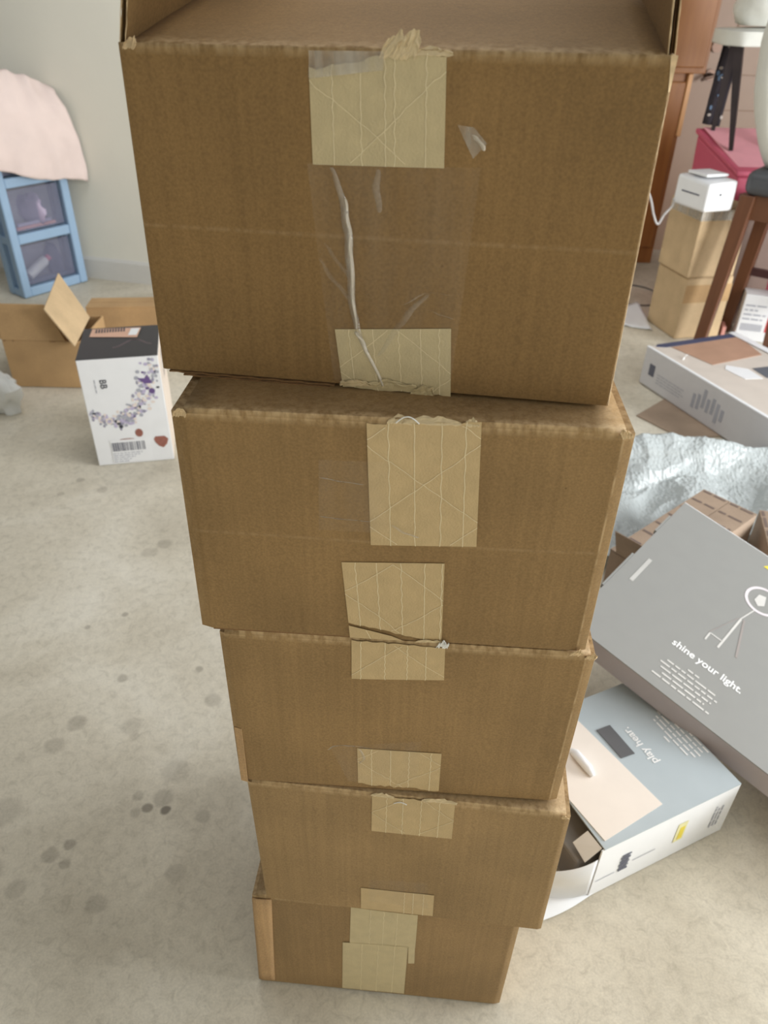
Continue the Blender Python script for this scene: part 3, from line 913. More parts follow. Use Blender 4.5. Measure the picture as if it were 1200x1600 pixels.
# ------------------------------------------------------------------ white beaded-print box
O = V((-1.004, 2.272, .001)); X = V((.2500, .057, 0)); wx = X.length; xd = X.normalized(); yd = V((-xd.y, xd.x, 0)); dpt = .27; hb = .396
t = thing('jewelry_kit_box', 'white carton printed with a purple beaded necklace, black top', 'box', O + xd * wx / 2 + yd * dpt / 2)
g = G(); g.obox(O, xd * wx, yd * dpt, UP * hb); bevel(g.build('carton_body', M['white_card'], t), .002)
g = G(); g.obox(O + UP * (hb + .0002) , xd * wx, yd * dpt, UP * .0012); g.build('black_top', M['black_card'], t)
g = G(); g.obox(O + xd * (wx + .0003) + yd * .004 + UP * .004, xd * .0008, yd * (dpt - .008), UP * (hb - .008)); sp = g.build('side_print', M['pinkish_side'], t)
def fp(u, z, off=.0006): return O + xd * (u * wx) - yd * off + UP * z
rnd = random.Random(11)
arc = [(.03, .205), (.14, .185), (.28, .172), (.42, .172), (.55, .185), (.66, .215), (.74, .26), (.82, .31), (.90, .35), (.985, .375)]
gs = {k: G() for k in ('lav', 'lav_grey', 'cream_print', 'ink_pale', 'ink_dark', 'purple')}
for k in range(330):
    q = rnd.random() * (len(arc) - 1); j = int(q); fr = q - j
    u = arc[j][0] * (1 - fr) + arc[j + 1][0] * fr; z = arc[j][1] * (1 - fr) + arc[j + 1][1] * fr
    sp_ = .012 + .022 * (q / len(arc))
    u += rnd.gauss(0, .035 + .05 * q / len(arc)); z += rnd.gauss(0, sp_ * .6)
    if not (.015 < u < .985): continue
    m_ = rnd.choices(list(gs), [4, 3.2, 4, 4, .55, .2])[0]
    gs[m_].disc(fp(u, z, .0006 + .0004 * rnd.random()), xd, UP, rnd.uniform(.003, .0075), rnd.uniform(.003, .0075), 9)
gs['purple'].add([fp(.70, .322, .0012), fp(.78, .300, .0012), fp(.88, .30, .0012), fp(.83, .332, .0012), fp(.79, .318, .0012)], [(0, 1, 2, 3, 4)])
gs['purple'].disc(fp(.86, .272, .0012), xd, UP, .010, .010)
for k, gg in gs.items():
    if gg.v: gg.build('printed_beads', M[k], t, kind='stuff')
lettering('printed_logo', 'BB', .030, fp(.235, .325, .0008), -UP, xd, M['ink_dark'], t)
g = G(); text_rows(g, rnd, fp(.165, .325, .0008), -UP, xd, [.05], .003, .006, 0); g.build('small_print', M['ink_pale'], t)
g = G(); g.disc(fp(.60, .118, .0008), xd, UP, .013, .016); g.disc(fp(.43, .093, .0008), xd, UP, .03, .007); g.build('printed_face_photo', M['brown_print'], t)
g = G(); g.add([fp(.79, .075, .0008), fp(.83, .060, .0008), fp(.885, .052, .0008), fp(.94, .066, .0008), fp(.965, .086, .0008), fp(.92, .098, .0008), fp(.80, .098, .0008), fp(.775, .088, .0008)], [tuple(range(8))])
g.build('printed_photo', M['brown_print'], t)
g = G(); g.obox(fp(.20, .008, .0007), xd * .135, UP * .088, -yd * .0004); st = g.build('barcode_sticker', M['white_plastic'], t)
g = G(); u = .215
while u < .655:
    ww = rnd.choice([.006, .01, .014, .02]); g.obox(fp(u, .052, .0013), xd * ww * wx, UP * .034, -yd * .0002); u += ww + rnd.choice([.008, .012, .016])
g.build('barcode_bars', M['ink'], st)
g = G(); text_rows(g, rnd, fp(.21, .042, .0013), xd, UP, [.10, .095, .075, .06, .05], .0032, .0082, 0); g.build('small_print', M['ink_pale'], st)
def tp(u, v_, off=.002): return O + xd * (u * wx) + yd * (v_ * dpt) + UP * (hb + off)
g = G(); g.add([tp(.10, .70, .003), tp(.72, .60, .003), tp(.76, .90, .006), tp(.12, .93, .006)], [(0, 1, 2, 3)]); sk = g.build('shipping_sticker', M['peach'], t)
g = G(); g.add([tp(.60, .67, .0048), tp(.71, .66, .0048), tp(.745, .87, .0068), tp(.63, .88, .0068)], [(0, 1, 2, 3)]); g.build('sticker_field', M['white_plastic'], sk)
g = G()
for k in range(11):
    u = .17 + k * .036; g.add([tp(u, .80, .0052), tp(u + .02, .797, .0052), tp(u + .02, .90, .0068), tp(u, .90, .0068)], [(0, 1, 2, 3)])
g.build('barcode_bars', M['ink_dark'], sk)
g = G()
for k in range(26):
    x = k / 25; g.disc(tp(.44 + .46 * x, .42 + .10 * math.sin(x * 6 - 1.6) + .05 * x, .0018), xd, yd, .0045, .006, 7)
g.build('printed_chain', plain('dim_bead_print', (108, 92, 98), .5, var=.25, scale=120), t)
def sdp(v_, z): return O + xd * (wx + .0016) + yd * (v_ * dpt) + UP * z
g = G(); text_rows(g, rnd, sdp(.55, .36), -UP, yd, [.10, .09, .10], .007, .016, 0); g.build('small_print', M['ink'], sp)
g = G(); text_rows(g, rnd, sdp(.22, .35), -UP, yd, [.08, .08], .003, .008, 0); g.build('small_print', M['ink_pale'], sp)

# ------------------------------------------------------------------ blue drawer unit and pink cloth
A = V((-1.918, 3.913, 0)); d1 = V((.60, .80, 0)).normalized(); b1 = V((-d1.y, d1.x, 0)); SL, SD, SH = .385, .15, .84
t = thing('drawer_unit', 'blue plastic drawer tower with smoky drawers by the grey wall', 'drawers', A + d1 * SL / 2 + b1 * SD / 2)
pw = .046
for (u, v_) in ((0, 0), (SL - pw, 0), (0, SD - pw), (SL - pw, SD - pw)):
    g = G(); g.obox(A + d1 * u + b1 * v_ + UP * .002, d1 * pw, b1 * pw, UP * (SH - .002)); bevel(g.build('post', M['blue_plastic'], t), .008)
for z in (.002, .27, .54, .79):
    for v_ in (.004, SD - .044):
        g = G(); g.obox(A + d1 * (pw - .001) + b1 * v_ + UP * z, d1 * (SL - 2 * pw + .002), b1 * .04, UP * .048); bevel(g.build('rail', M['blue_plastic'], t), .006)
    for u in (.004, SL - .044):
        g = G(); g.obox(A + d1 * u + b1 * (pw - .001) + UP * z, d1 * .04, b1 * (SD - 2 * pw + .002), UP * .04); bevel(g.build('rail', M['blue_plastic'], t), .006)
for z, hh in ((.055, .20), (.325, .20), (.595, .18)):
    p = A + d1 * .05 + b1 * .030 + UP * z; aa, bb, th = SL - .10, SD - .06, .003
    g = G()
    g.obox(p, d1 * aa, b1 * bb, UP * th); g.obox(p, d1 * aa, b1 * th, UP * hh); g.obox(p + b1 * (bb - th), d1 * aa, b1 * th, UP * hh)
    g.obox(p, d1 * th, b1 * bb, UP * hh); g.obox(p + d1 * (aa - th), d1 * th, b1 * bb, UP * hh)
    g.build('drawer', M['drawer'], t)
def lump(name, c, r, mat, seed, org=None, parent=None, amp=.25, label=None, cat=None, n=16, m=10, group=None, floor=None):
    v = []; f = []; c = V(c)
    for a in range(m + 1):
        th_ = math.pi * a / m
        for k in range(n):
            ph = 2 * math.pi * k / n
            q = V((math.sin(th_) * math.cos(ph), math.sin(th_) * math.sin(ph), math.cos(th_)))
            s = 1 + amp * noise.noise(q * 1.7 + V((seed * 3.3, 0, 0))) * 1.6 + amp * .5 * noise.noise(q * 4.1 + V((0, seed, 0)))
            p = c + V((q.x * r[0], q.y * r[1], q.z * r[2])) * s
            if floor is not None: p.z = max(p.z, floor)
            v.append(p)
    for a in range(m):
        for k in range(n): f.append((a * n + k, a * n + (k + 1) % n, (a + 1) * n + (k + 1) % n, (a + 1) * n + k))
    return obj(name, v, f, mat, parent, org=org, smooth=50, label=label, cat=cat, group=group)
cc = A + d1 * .19 + b1 * .076
M['mauve'] = plain('mauve_bag', (172, 160, 184), .5, var=.12, scale=12)
M['navyc'] = plain('navy_cloth', (92, 94, 116), .8, var=.15, scale=12)
lump('fabric_bag', cc + UP * .41, (.072, .024, .075), M['mauve'], 2, org=cc + UP * .33, label='mauve bag inside the middle drawer of the blue tower', cat='bag', floor=.332)
lump('dark_clothes', cc + d1 * .065 + b1 * .01 + UP * .14, (.042, .024, .085), M['navyc'], 4, org=cc + UP * .06, label='dark bundle in the lower drawer of the blue tower', cat='clothes', floor=.062)
# bottle leaning inside the lower drawer against its clear side
p0 = A + d1 * .085 + b1 * .066 + UP * .092; dv = (d1 * .8 + UP * .42).normalized()
for k, (zz, cm, lab) in enumerate(((.331, 'rose', 'rose folded paper packet at the bottom of the middle blue drawer'), (.347, 'lav', 'pale lavender packet on top of the rose one in the middle blue drawer'))):
    g = G(); q0 = A + d1 * (.07 + .01 * k) + b1 * (.037 + .003 * k) + UP * zz
    g.obox(q0, d1 * (.22 - .03 * k), b1 * .012, UP * .014); g.build('paper_packet', M[cm], org=q0, label=lab, cat='packet')
tb = thing('white_bottle', 'white labelled bottle with a pink cap lying in the lower drawer', 'bottle', p0)
g = G(); g.tube([p0, p0 + dv * .004, p0 + dv * .12, p0 + dv * .132], [.022, .026, .026, .018], 18); g.build('bottle_body', M['white_plastic'], tb, smooth=40)
g = G(); g.tube([p0 + dv * .133, p0 + dv * .155], [.017, .016], 16); g.build('bottle_cap', M['pink_plastic'], tb, smooth=40)

# pink cloth draped over the top
nu, nv = 34, 44
v = []; f = []
for a in range(nu + 1):
    u = -.10 + (SL + .19) * a / nu          # along the visible side
    ur = a / nu
    hump = .90 + (.15 if ur < .62 else .15 * max(0, 1 - (ur - .62) / .42) ** .6) + .022 * noi(u * 13, 2) + .02 * math.sin(ur * 7)
    hem = .655 - .145 * ur + .010 * math.sin(ur * 9)
    for k in range(nv + 1):
        w_ = k / nv
        if w_ < .28:      # back edge up to the crest
            q = w_ / .28; dep = .15 - .075 * q; z = .86 + (hump - .86) * math.sin(q * math.pi / 2)
        elif w_ < .48:    # crest to the front edge
            q = (w_ - .28) / .20; dep = .075 - .10 * q; z = hump - (hump - .865) * (q ** 1.5)
        else:
            q = (w_ - .48) / .52; dep = -.025 - .02 * math.sin(q * 2) ; z = .865 + (hem - .865) * q
        fold = .014 * math.sin(u * 42 + 1.5 * q + 3 * noi(u * 6, 4)) * (q if w_ >= .48 else .7) + (.010 if w_ > .48 else .022) * noi(u * 16, w_ * 9, 3)
        uu_ = u + (.03 * (w_ - .48) if w_ > .48 else 0) * (ur - .3) - (.05 * ur * (1 - abs(w_ - .38) / .4) if abs(w_ - .38) < .4 else 0)
        v.append(A + d1 * uu_ + b1 * (dep - fold * .6) + UP * (z + .008 * noi(u * 20, w_ * 12, 9)))
for a in range(nu):
    for k in range(nv): f.append((a * (nv + 1) + k, a * (nv + 1) + k + 1, (a + 1) * (nv + 1) + k + 1, (a + 1) * (nv + 1) + k))
for k, q in enumerate(v):      # the cloth hangs in front of the wall
    pen = (q - WP).dot(WN) + .012
    if pen > 0: v[k] = q - WN * pen
o = obj('pink_towel', v, f, M['pink_cloth'], org=A + d1 * .18 + b1 * .08 + UP * SH, smooth=80, label='pale pink cloth draped over the blue drawer tower', cat='cloth')
sd = o.modifiers.new('t', 'SOLIDIFY'); sd.thickness = .004
lump('crumpled_plastic', (-1.48, 2.665, .07), (.055, .05, .085), M['plastic_wrap'], 9, org=(-1.46, 2.66, 0), amp=.4, label='crumpled cloudy plastic on the floor left of the white beaded box', cat='plastic wrap', floor=.001)

# ------------------------------------------------------------------ shine box (tilted, resting on the mailing carton and the play box)
A = V((.7765, 1.6342, .3276)); u = V((.732, -.641, -.232)).normalized(); v_ = V((-.672, -.735, -.089)); v_ = (v_ - u * v_.dot(u)).normalized(); nn = v_.cross(u).normalized()
if nn.z < 0: nn = -nn
LU, LV, TH = .92, .5457, .0587
t = thing('ring_light_box', 'grey carton reading shine your light, tilted on top of the other cartons', 'box', A + u * LU / 2 + v_ * LV / 2 - nn * TH)
g = G(); g.obox(A - nn * TH, u * LU, v_ * LV, nn * (TH - .003)); bevel(g.build('carton_body', M['grey_side'], t), .002)
g = G(); g.obox(A - nn * .0028, u * LU, v_ * LV, nn * .0028); top = g.build('carton_top', M['grey_card'], t)
g = G(); g.obox(A - nn * .0095 - v_ * .0022, u * LU, v_ * .002, nn * .009); g.build('lid_edge', M['white_card'], t)
for a0, a1 in ((.075, .15), (.26, .40)):
    g = G(); g.obox(A + v_ * a0 - nn * .012 - u * .0055, u * .005, v_ * (a1 - a0), nn * .012); g.build('lid_tab', M['grey_card'], t)
def sp3(a_, b_, off=.0006): return A + u * (a_ * .978) + v_ * (b_ * .978) + nn * off
lettering('printed_slogan', 'shine your light.', .0259, sp3(.194, .430), u, -v_, M['ink_white'], top)
rnd = random.Random(4)
g = G(); text_rows(g, rnd, sp3(.268, .466), u, -v_, [.028, .115, .135, .12, .10, .135], .0042, .0125, .5); g.build('small_print', M['ink_soft'], top)
g = G(); g.ring(sp3(.292, .148), u, v_, .036, .043); g.build('printed_ring_light', plain('pale_lilac_print', (218, 210, 214), .5), top)
g = G(); g.add([sp3(.276, .136), sp3(.292, .130), sp3(.300, .160), sp3(.288, .172), sp3(.274, .160)], [(0, 1, 2, 3, 4)]); g.build('printed_phone', M['ink_soft'], top)
def stroke(g, a, b, wd, off=.0008):
    p, q = V(a), V(b); dr_ = (q - p).normalized(); sd_ = dr_.cross(nn) * wd / 2; g.add([p + sd_, p - sd_, q - sd_, q + sd_], [(0, 1, 2, 3)])
g = G(); stroke(g, sp3(.288, .192), sp3(.276, .241), .003); stroke(g, sp3(.277, .241), sp3(.274, .358), .005); stroke(g, sp3(.243, .334), sp3(.243, .360), .004); stroke(g, sp3(.243, .334), sp3(.274, .334), .003)
g.build('printed_tripod', M['ink_soft'], top)
g = G(); stroke(g, sp3(.284, .238), sp3(.316, .350), .005); stroke(g, sp3(.272, .241), sp3(.240, .334), .0016); g.build('printed_tripod_leg', plain('taupe_print', (150, 142, 138), .5), top)
g = G(); g.add([sp3(.245, .042), sp3(.256, .024), sp3(.30, .024), sp3(.29, .042)], [(0, 1, 2, 3)]); g.build('printed_badge', M['yellow'], top)
g = G(); g.add([sp3(.032, .25), sp3(.042, .25), sp3(.042, .345), sp3(.032, .345)], [(0, 1, 2, 3)]); g.build('embossed_line', plain('paler_grey_print', (186, 185, 181), .4), top)

# ------------------------------------------------------------------ play box (lying, open at its left end)
C0 = V((.705, .916, 0)); fx = V((-.9, -.436, 0)).normalized(); sy = V((-fx.y, fx.x, 0)); sy = sy if sy.y > 0 else -sy
PL, PWd, PH = .335, .30, .154; th = .003
t = thing('speaker_box', 'white and grey carton reading play hear, lying open on the floor', 'box', C0 + fx * PL / 2 + sy * PWd / 2)
z1 = V((0, 0, .0015))
g = G(); g.obox(C0 + z1, fx * (PL + .02), sy * PWd, UP * th); g.build('bottom_panel', M['white_card'], t)
g = G(); g.obox(C0 + z1 + UP * th, fx * PL, sy * th, UP * (PH - 2 * th)); fr = g.build('front_panel', M['white_card'], t)
g = G(); g.obox(C0 + z1 + UP * th + sy * (PWd - th), fx * PL, sy * th, UP * (PH - 2 * th)); g.build('rear_panel', M['white_card'], t)
g = G(); g.obox(C0 + z1 + UP * th + sy * th, fx * th, sy * (PWd - 2 * th), UP * (PH - 2 * th)); g.build('end_panel', M['white_card'], t)
g = G(); g.obox(C0 + z1 + UP * (PH - th), fx * (PL - .005), sy * PWd, UP * th); top = g.build('top_panel', M['bluegrey_card'], t)
g = G(); g.obox(C0 + fx * .18 + sy * .02 + UP * .02, fx * .185, sy * .25, UP * .085); bevel(g.build('dark_inside_block', plain('grey_inside_shade', (134, 130, 126), .8), t), .006)  # grey block painted as the dark inside of the open end
def pp(a_, b_, off=.0024): return C0 + fx * a_ + sy * b_ + UP * (PH + off)
def wp(x, y, off=.0024): return V((x, y, PH + off))
g = G(); g.slab([wp(.400, 1.085, .002), wp(.537, .866, .002), wp(.411, .788, .002), wp(.345, .90, .002), wp(.30, 1.03, .002)], (0, 0, .0014)); bp_ = g.build('beige_panel', M['beige_card'], t)
g = G(); g.slab([wp(.449, 1.036), wp(.480, 1.050), wp(.514, .980), wp(.484, .968)], (0, 0, .0012)); g.build('printed_speaker', M['dark_grey'], top)
g = G()
for k in range(2):
    q0 = V((.392, .968, PH + .010)); q1 = V((.414, .925, PH + .010))
g.tube([V((.388, .980, PH + .006)), V((.392, .968, PH + .013)), V((.410, .935, PH + .013)), V((.417, .922, PH + .006))], [.006, .009, .009, .005], 10); g.build('carry_handle', M['white_plastic'], t, smooth=50)
lettering('printed_slogan', 'play hear.', .0245, wp(.558, .962), sy, fx, M['ink_white'], top)
g = G(); text_rows(g, rnd, wp(.590, 1.020), sy, fx, [.02, .10, .12, .125, .115, .125], .0036, .0108, .5); g.build('small_print', M['ink_white'], top)
def fpp(a_, z, off=.0006): return C0 + fx * a_ - sy * off + UP * z
g = G(); g.obox(fpp(.120, .052), fx * .024, UP * .060, -sy * .0003); lb = g.build('yellow_label', plain('cream_label', (228, 222, 170), .5), fr)
g = G(); g.obox(fpp(.124, .058, .001), fx * .012, UP * .04, -sy * .0003); g.build('label_mark', M['yellow'], lb)
g = G(); text_rows(g, rnd, fpp(.030, .040, .001), UP, -fx, [.07, .06, .07], .004, .009, 0); g.build('small_print', M['ink_pale'], fr)
g = G()
for k in range(9): g.obox(fpp(.255 + .002 * (k % 2), .046 + k * .0062, .001), fx * .022, UP * (.0035 if k % 3 else .005), -sy * .0003)
g.build('barcode_bars', M['ink'], fr)
g = G(); g.obox(fpp(.19, .062, .001), fx * .055, UP * .0016, -sy * .0003); g.obox(fpp(.285, .05, .001), fx * .045, UP * .0016, -sy * .0003); g.build('small_print', M['ink_pale'], fr)
# curved end flap of the front panel, and small tabs
v = []; f = []
K = 14
for k in range(K + 1):
    q = k / K; aa = PL + .002 + .105 * q; bend = .0015 + .045 * q * q
    p = C0 + fx * aa + sy * bend
    v += [p + UP * (.010 + .012 * q), p + UP * (.125 - .03 * q)]
for k in range(K): f.append((2 * k, 2 * k + 1, 2 * k + 3, 2 * k + 2))
o = obj('end_flap', v, f, M['white_card'], t, smooth=60); sd = o.modifiers.new('t', 'SOLIDIFY'); sd.thickness = .0012
v = []; f = []
for k in range(K + 1):
    q = k / K; p = C0 + fx * (PL - .01 + .14 * q) - sy * (.006 * math.sin(q * 3)) + UP * (.0035 + .004 * q)
    v += [p, p + sy * (.12 * (1 - .25 * q))]
for k in range(K): f.append((2 * k, 2 * k + 1, 2 * k + 3, 2 * k + 2))
o = obj('bottom_flap', v, f, M['white_card'], t, smooth=60); sd = o.modifiers.new('t', 'SOLIDIFY'); sd.thickness = .0012
g = G(); g.slab([pp(PL - .004, .006, -.004), pp(PL - .002, .045, -.004), pp(PL + .022, .050, -.032), pp(PL + .022, .012, -.040)], (0, 0, .0012)); g.build('tuck_tab', M['white_card'], t)

# ------------------------------------------------------------------ mailing cartons under it
def mail_carton(K0, e1, e2, l1, l2, hz, label, seed, parts=True):
    t = thing('mailing_carton', label, 'box', K0 + e1 * l1 / 2 + e2 * l2 / 2, 'printed mailing cartons')
    g = G(); g.obox(K0 + UP * .001, e1 * l1, e2 * l2, UP * (hz - .006)); bevel(g.build('carton_body', M['kraft_mail'], t), .002)
    for a_, b_ in ((.0, .495), (.505, 1.0)):
        g = G(); g.obox(K0 + e2 * (l2 * a_) + UP * (hz - .0045), e1 * l1, e2 * (l2 * (b_ - a_)), UP * .004); fl = g.build('top_flap', M['kraft_mail'], t)
        g = G(); rnd = random.Random(seed + int(a_ * 10))
        K = 7
        for k in range(K):
            q = .03 + .94 * k / K
            p = K0 + e1 * (l1 * q) + e2 * (l2 * (a_ + .03)) + UP * (hz + .0003)
            text_rows(g, rnd, p, e2, -e1, [l2 * .42], .0085, .02, 0)
        g.build('printed_rows', plain('brown_ink', (112, 96, 88), .6), fl)
    return t
e1 = V((-.755, -.655, 0)).normalized(); e2 = V((.655, -.755, 0)).normalized()
K0 = V((.969, 1.943, 0))
ma = mail_carton(K0, e1, e2, .47, .17, .172, 'brown printed mailing carton under the grey shine carton, pointed corner up', 3)
g = G(); q = K0 + e1 * .47 + e2 * .02 + UP * .172
g.slab([q, q + e2 * .16, q + e2 * .15 + e1 * .05 + UP * .10, q + e2 * .01 + e1 * .05 + UP * .10], e1 * .003); g.build('side_flap', M['kraft_mail'], ma)
e3 = V((.97, -.24, 0)).normalized(); e4 = V((-.24, -.97, 0)).normalized()
e5, e6, K1 = e3, e4, V((1.115, 1.870, 0))
mail_carton(K1, e3, e4, .42, .20, .150, 'brown printed mailing carton at the right edge, below the bubble wrap', 8)

# ------------------------------------------------------------------ bubble wrap
c00, c10, c11, c01 = V((.70, 2.40, 0)), V((1.72, 2.46, 0)), V((1.50, 1.87, 0)), V((.52, 1.72, 0))
nx, ny = 430, 290
v = []; f = []
for a in range(ny + 1):
    for k in range(nx + 1):
        uu_, w_ = k / nx, a / ny
        p = (c00 * (1 - uu_) + c10 * uu_) * (1 - w_) + (c01 * (1 - uu_) + c11 * uu_) * w_
        p += V((.03 * noi(uu_ * 5, w_ * 4, 1), .05 * noi(uu_ * 4, w_ * 5, 2), 0))
        for (kk, ea_, eb_, l1_, l2_) in ((K0, e1, e2, .47, .17), (K1, e5, e6, .42, .20)):
            rel = p - kk; qa_, qb_ = rel.dot(ea_), rel.dot(eb_)
            if -.012 < qa_ < l1_ + .012 and -.012 < qb_: p -= eb_ * (qb_ + .012)
        z = .045 + .075 * math.exp(-((w_ - .10) / .16) ** 2) + .035 * math.sin(uu_ * 7 + 1.2 * w_) * (1 - .6 * w_) + .035 * noi(uu_ * 6, w_ * 4, 5) + .009 * (1 - 2.4 * abs(noi(uu_ * 9, w_ * 7, 8))) + .006 * noi(uu_ * 17, w_ * 12, 7)
        if p.y < 2.02: z += .0
        z = max(z, .014) * min(1, .25 + 5 * w_)
        z += .002 * noise.noise(V((p.x * 60, p.y * 60, 0)))
        # bubbles: one small dome in every cell of a slightly irregular packing
        dist = noise.voronoi(V((p.x * 95, p.y * 95, 0.0)))[0][0]
        z += .0026 * max(0, 1 - (dist / .55) ** 2) ** .5
        v.append(V((p.x, p.y, z)))
for a in range(ny):
    for k in range(nx): f.append((a * (nx + 1) + k, a * (nx + 1) + k + 1, (a + 1) * (nx + 1) + k + 1, (a + 1) * (nx + 1) + k))
obj('bubble_wrap', v, f, M['bubble'], org=(1.1, 2.1, 0), smooth=60, label='heap of clear white bubble wrap on the floor behind the grey carton', cat='bubble wrap')

# ------------------------------------------------------------------ box with a photo on top, and the cardboard sheet under it
g = G(); g.slab([(1.168, 2.90, .001), (1.005, 2.740, .001), (1.13, 2.56, .001), (1.42, 2.60, .001), (1.42, 2.85, .001)], (0, 0, .004)); g.build('cardboard_sheet', M['kraft_mail'], org=(1.2, 2.7, 0), label='flat brown cardboard sheet under the photo printed white box', cat='cardboard')
Q = V((1.096, 3.052, .0065)); qd = V((.375, -.927, 0)).normalized(); qe = V((.927, .375, 0)).normalized(); QL, QW, QH = .74, .47, .162
t = thing('photo_print_box', 'white carton with a tan photo on its lid, beside the stool legs', 'box', Q + qd * QL / 2 + qe * QW / 2)
g = G(); g.obox(Q, qd * QL, qe * QW, UP * QH); bd = bevel(g.build('carton_body', plain('grey_white_carton', (206, 205, 208), .45, var=.02), t), .003)
def qp(a_, b_, off=.0006): return Q + qd * a_ + qe * b_ + UP * (QH + off)
g = G(); g.slab([qp(.012, .012), qp(QL - .01, .012), qp(QL - .01, QW - .01), qp(.012, QW - .01)], (0, 0, .0016)); lid = g.build('lid_panel', M['photo_pale'], t)
g = G(); g.slab([qp(.02, .03, .0024), qp(.04, .07, .0024), qp(.045, .47, .0024), qp(.01, .46, .0024), qp(.002, .05, .0024)], (0, 0, .0016)); g.build('printed_border', M['navy'], lid)
g = G(); g.slab([qp(.045, .09, .0024), qp(.25, .13, .0024), qp(.235, .40, .0024), qp(.048, .45, .0024)], (0, 0, .0016)); g.build('printed_photo', M['photo_tan'], lid)
g = G(); g.slab([qp(.33, .26, .0024), qp(.42, .25, .0024), qp(.44, .34, .0024), qp(.34, .36, .0024)], (0, 0, .0014)); g.build('printed_dark_panel', plain('slate_print', (96, 100, 108), .5), lid)
g = G(); g.slab([qp(.27, .18, .0024), qp(.30, .15, .0024), qp(.40, .16, .0024), qp(.42, .23, .0024), qp(.33, .24, .0024)], (0, 0, .0014)); g.build('printed_white_panel', M['white_card'], lid)
g = G(); g.slab([qp(.0, .435, .0045), qp(.30, .435, .0045), qp(.30, .47, .0045), qp(.0, .47, .0045)], (0, 0, .002)); g.build('lid_rim', M['white_card'], t)
rnd = random.Random(6)
g = G(); g.slab([qp(.0, .0, .0004), qp(.74, .0, .0004), qp(.74, .014, .0012), qp(.0, .012, .0012)], (0, 0, .003)); g.build('lid_rim', M['white_card'], t)
scrap('torn_tape', [(qp(.17, .05, .004), V((.006, .006, 0))), (qp(.16, .065, .012), V((.006, .004, .004))), (qp(.15, .085, .014), V((.005, .004, .002)))], M['scrap_white'], t, seed=2)
def qs(a_, z, off=.0007): return Q + qd * a_ - qe * off + UP * z
g = G(); g.obox(qs(.045, .055), qd * .035, UP * .05, -qe * .0004); g.build('printed_icon', M['ink'], bd)
g = G(); text_rows(g, rnd, qs(.10, .075), qd, UP, [.17, .16, .17, .15], .004, .012, 0); g.build('small_print', M['ink_pale'], bd)
g = G()
for k in range(7):
    a_ = .32 + k * .026; h_ = rnd.uniform(.03, .08); g.obox(qs(a_, .03 + rnd.uniform(0, .03)), qd * .016, UP * h_, -qe * .0004)
g.build('printed_sketch', M['ink_pale'], bd)

# ------------------------------------------------------------------ kraft boxes with the label printer
def small_carton(cn, ea, eb, la, lb, z0, z1, label, mat):
    t = thing('kraft_carton', label, 'box', V((cn.x, cn.y, z0)) + ea * la / 2 + eb * lb / 2, 'kraft cartons under the printer')
    p = V((cn.x, cn.y, z0))
    g = G(); g.obox(p + UP * .001, ea * la, eb * lb, UP * (z1 - z0 - .005)); bevel(g.build('carton_body', mat, t), .006)
    for a_, b_ in ((0, .49), (.51, 1)):
        g = G(); g.obox(p + ea * .003 + eb * (lb * a_ + .002) + UP * (z1 - z0 - .0038), ea * (la - .006), eb * (lb * (b_ - a_) - .002), UP * .0034); g.build('top_flap', mat, t)
    return t
ea = V((.975, .22, 0)).normalized(); eb = V((-.25, .968, 0)).normalized()
nc = V((1.40, 3.56, 0))
c1_ = small_carton(nc, ea, eb, .24, .26, 0.0, .30, 'lower kraft carton of the pair under the white label printer', M['kraft_pale'])
g = G(); g.obox(nc - eb * .0012 + UP * .18, ea * .24, eb * .001, UP * .085); g.build('tape_band', M['kraft_bg'], c1_)
nc2 = V((1.388, 3.55, 0))
c2_ = small_carton(nc2, ea, eb, .24, .26, .302, .615, 'upper kraft carton directly under the white label printer', M['kraft_pale'])
g = G(); g.obox(nc2 - eb * .0012 + UP * .56 - ea * .0012, ea * .242, eb * .001, UP * .045); g.obox(nc2 - ea * .0012 + UP * .56, ea * .001, eb * .24, UP * .045); g.build('clear_tape', M['film_ridge'], c2_)
# printer
pc = V((1.350, 3.455, .617)); pa = V((.95, .31, 0)).normalized(); pb = V((-.40, .917, 0)).normalized()
t = thing('label_printer', 'white desktop label printer standing on two kraft cartons', 'printer', pc + pa * .08 + pb * .1)
g = G(); g.hexa([pc, pc + pa * .15, pc + pa * .15 + pb * .20, pc + pb * .20,
                 pc + UP * .115 , pc + pa * .147 + UP * .125, pc + pa * .147 + pb * .20 + UP * .135, pc + pb * .20 + UP * .125]); bevel(g.build('printer_body', M['white_plastic'], t, smooth=30), .012, 3)
g = G(); g.obox(pc + pa * .02 + pb * .05 + UP * .132, pa * .115, pb * .12, UP * .012); bevel(g.build('printer_lid', M['white_plastic'], t), .006)
g = G(); g.obox(pc - pa * .0012 + pb * .045 + UP * .060, pa * .002, pb * .11, UP * .006); g.build('label_slot', M['ink'], t)
p = pc + pa * .065 + UP * .072 - V((-pa.y, pa.x, 0)) * .0005
g = G(); g.tube([p, p - V((-pa.y, pa.x, 0)) * .003], .014, 16); bt = g.build('power_button', M['white_card'], t)
g = G(); g.tube([p - V((-pa.y, pa.x, 0)) * .003, p - V((-pa.y, pa.x, 0)) * .004], .006, 12); g.build('button_mark', M['ink_dark'], bt)
def curve_pts(pts, n=8):
    P = [V(q) for q in pts]; out = []
    for k in range(len(P) - 1):
        p0, p1, p2, p3 = P[max(k - 1, 0)], P[k], P[k + 1], P[min(k + 2, len(P) - 1)]
        for q in range(n):
            x = q / n; out.append(.5 * ((2 * p1) + (p2 - p0) * x + (2 * p0 - 5 * p1 + 4 * p2 - p3) * x * x + (3 * p1 - p0 - 3 * p2 + p3) * x ** 3))
    return out + [P[-1]]
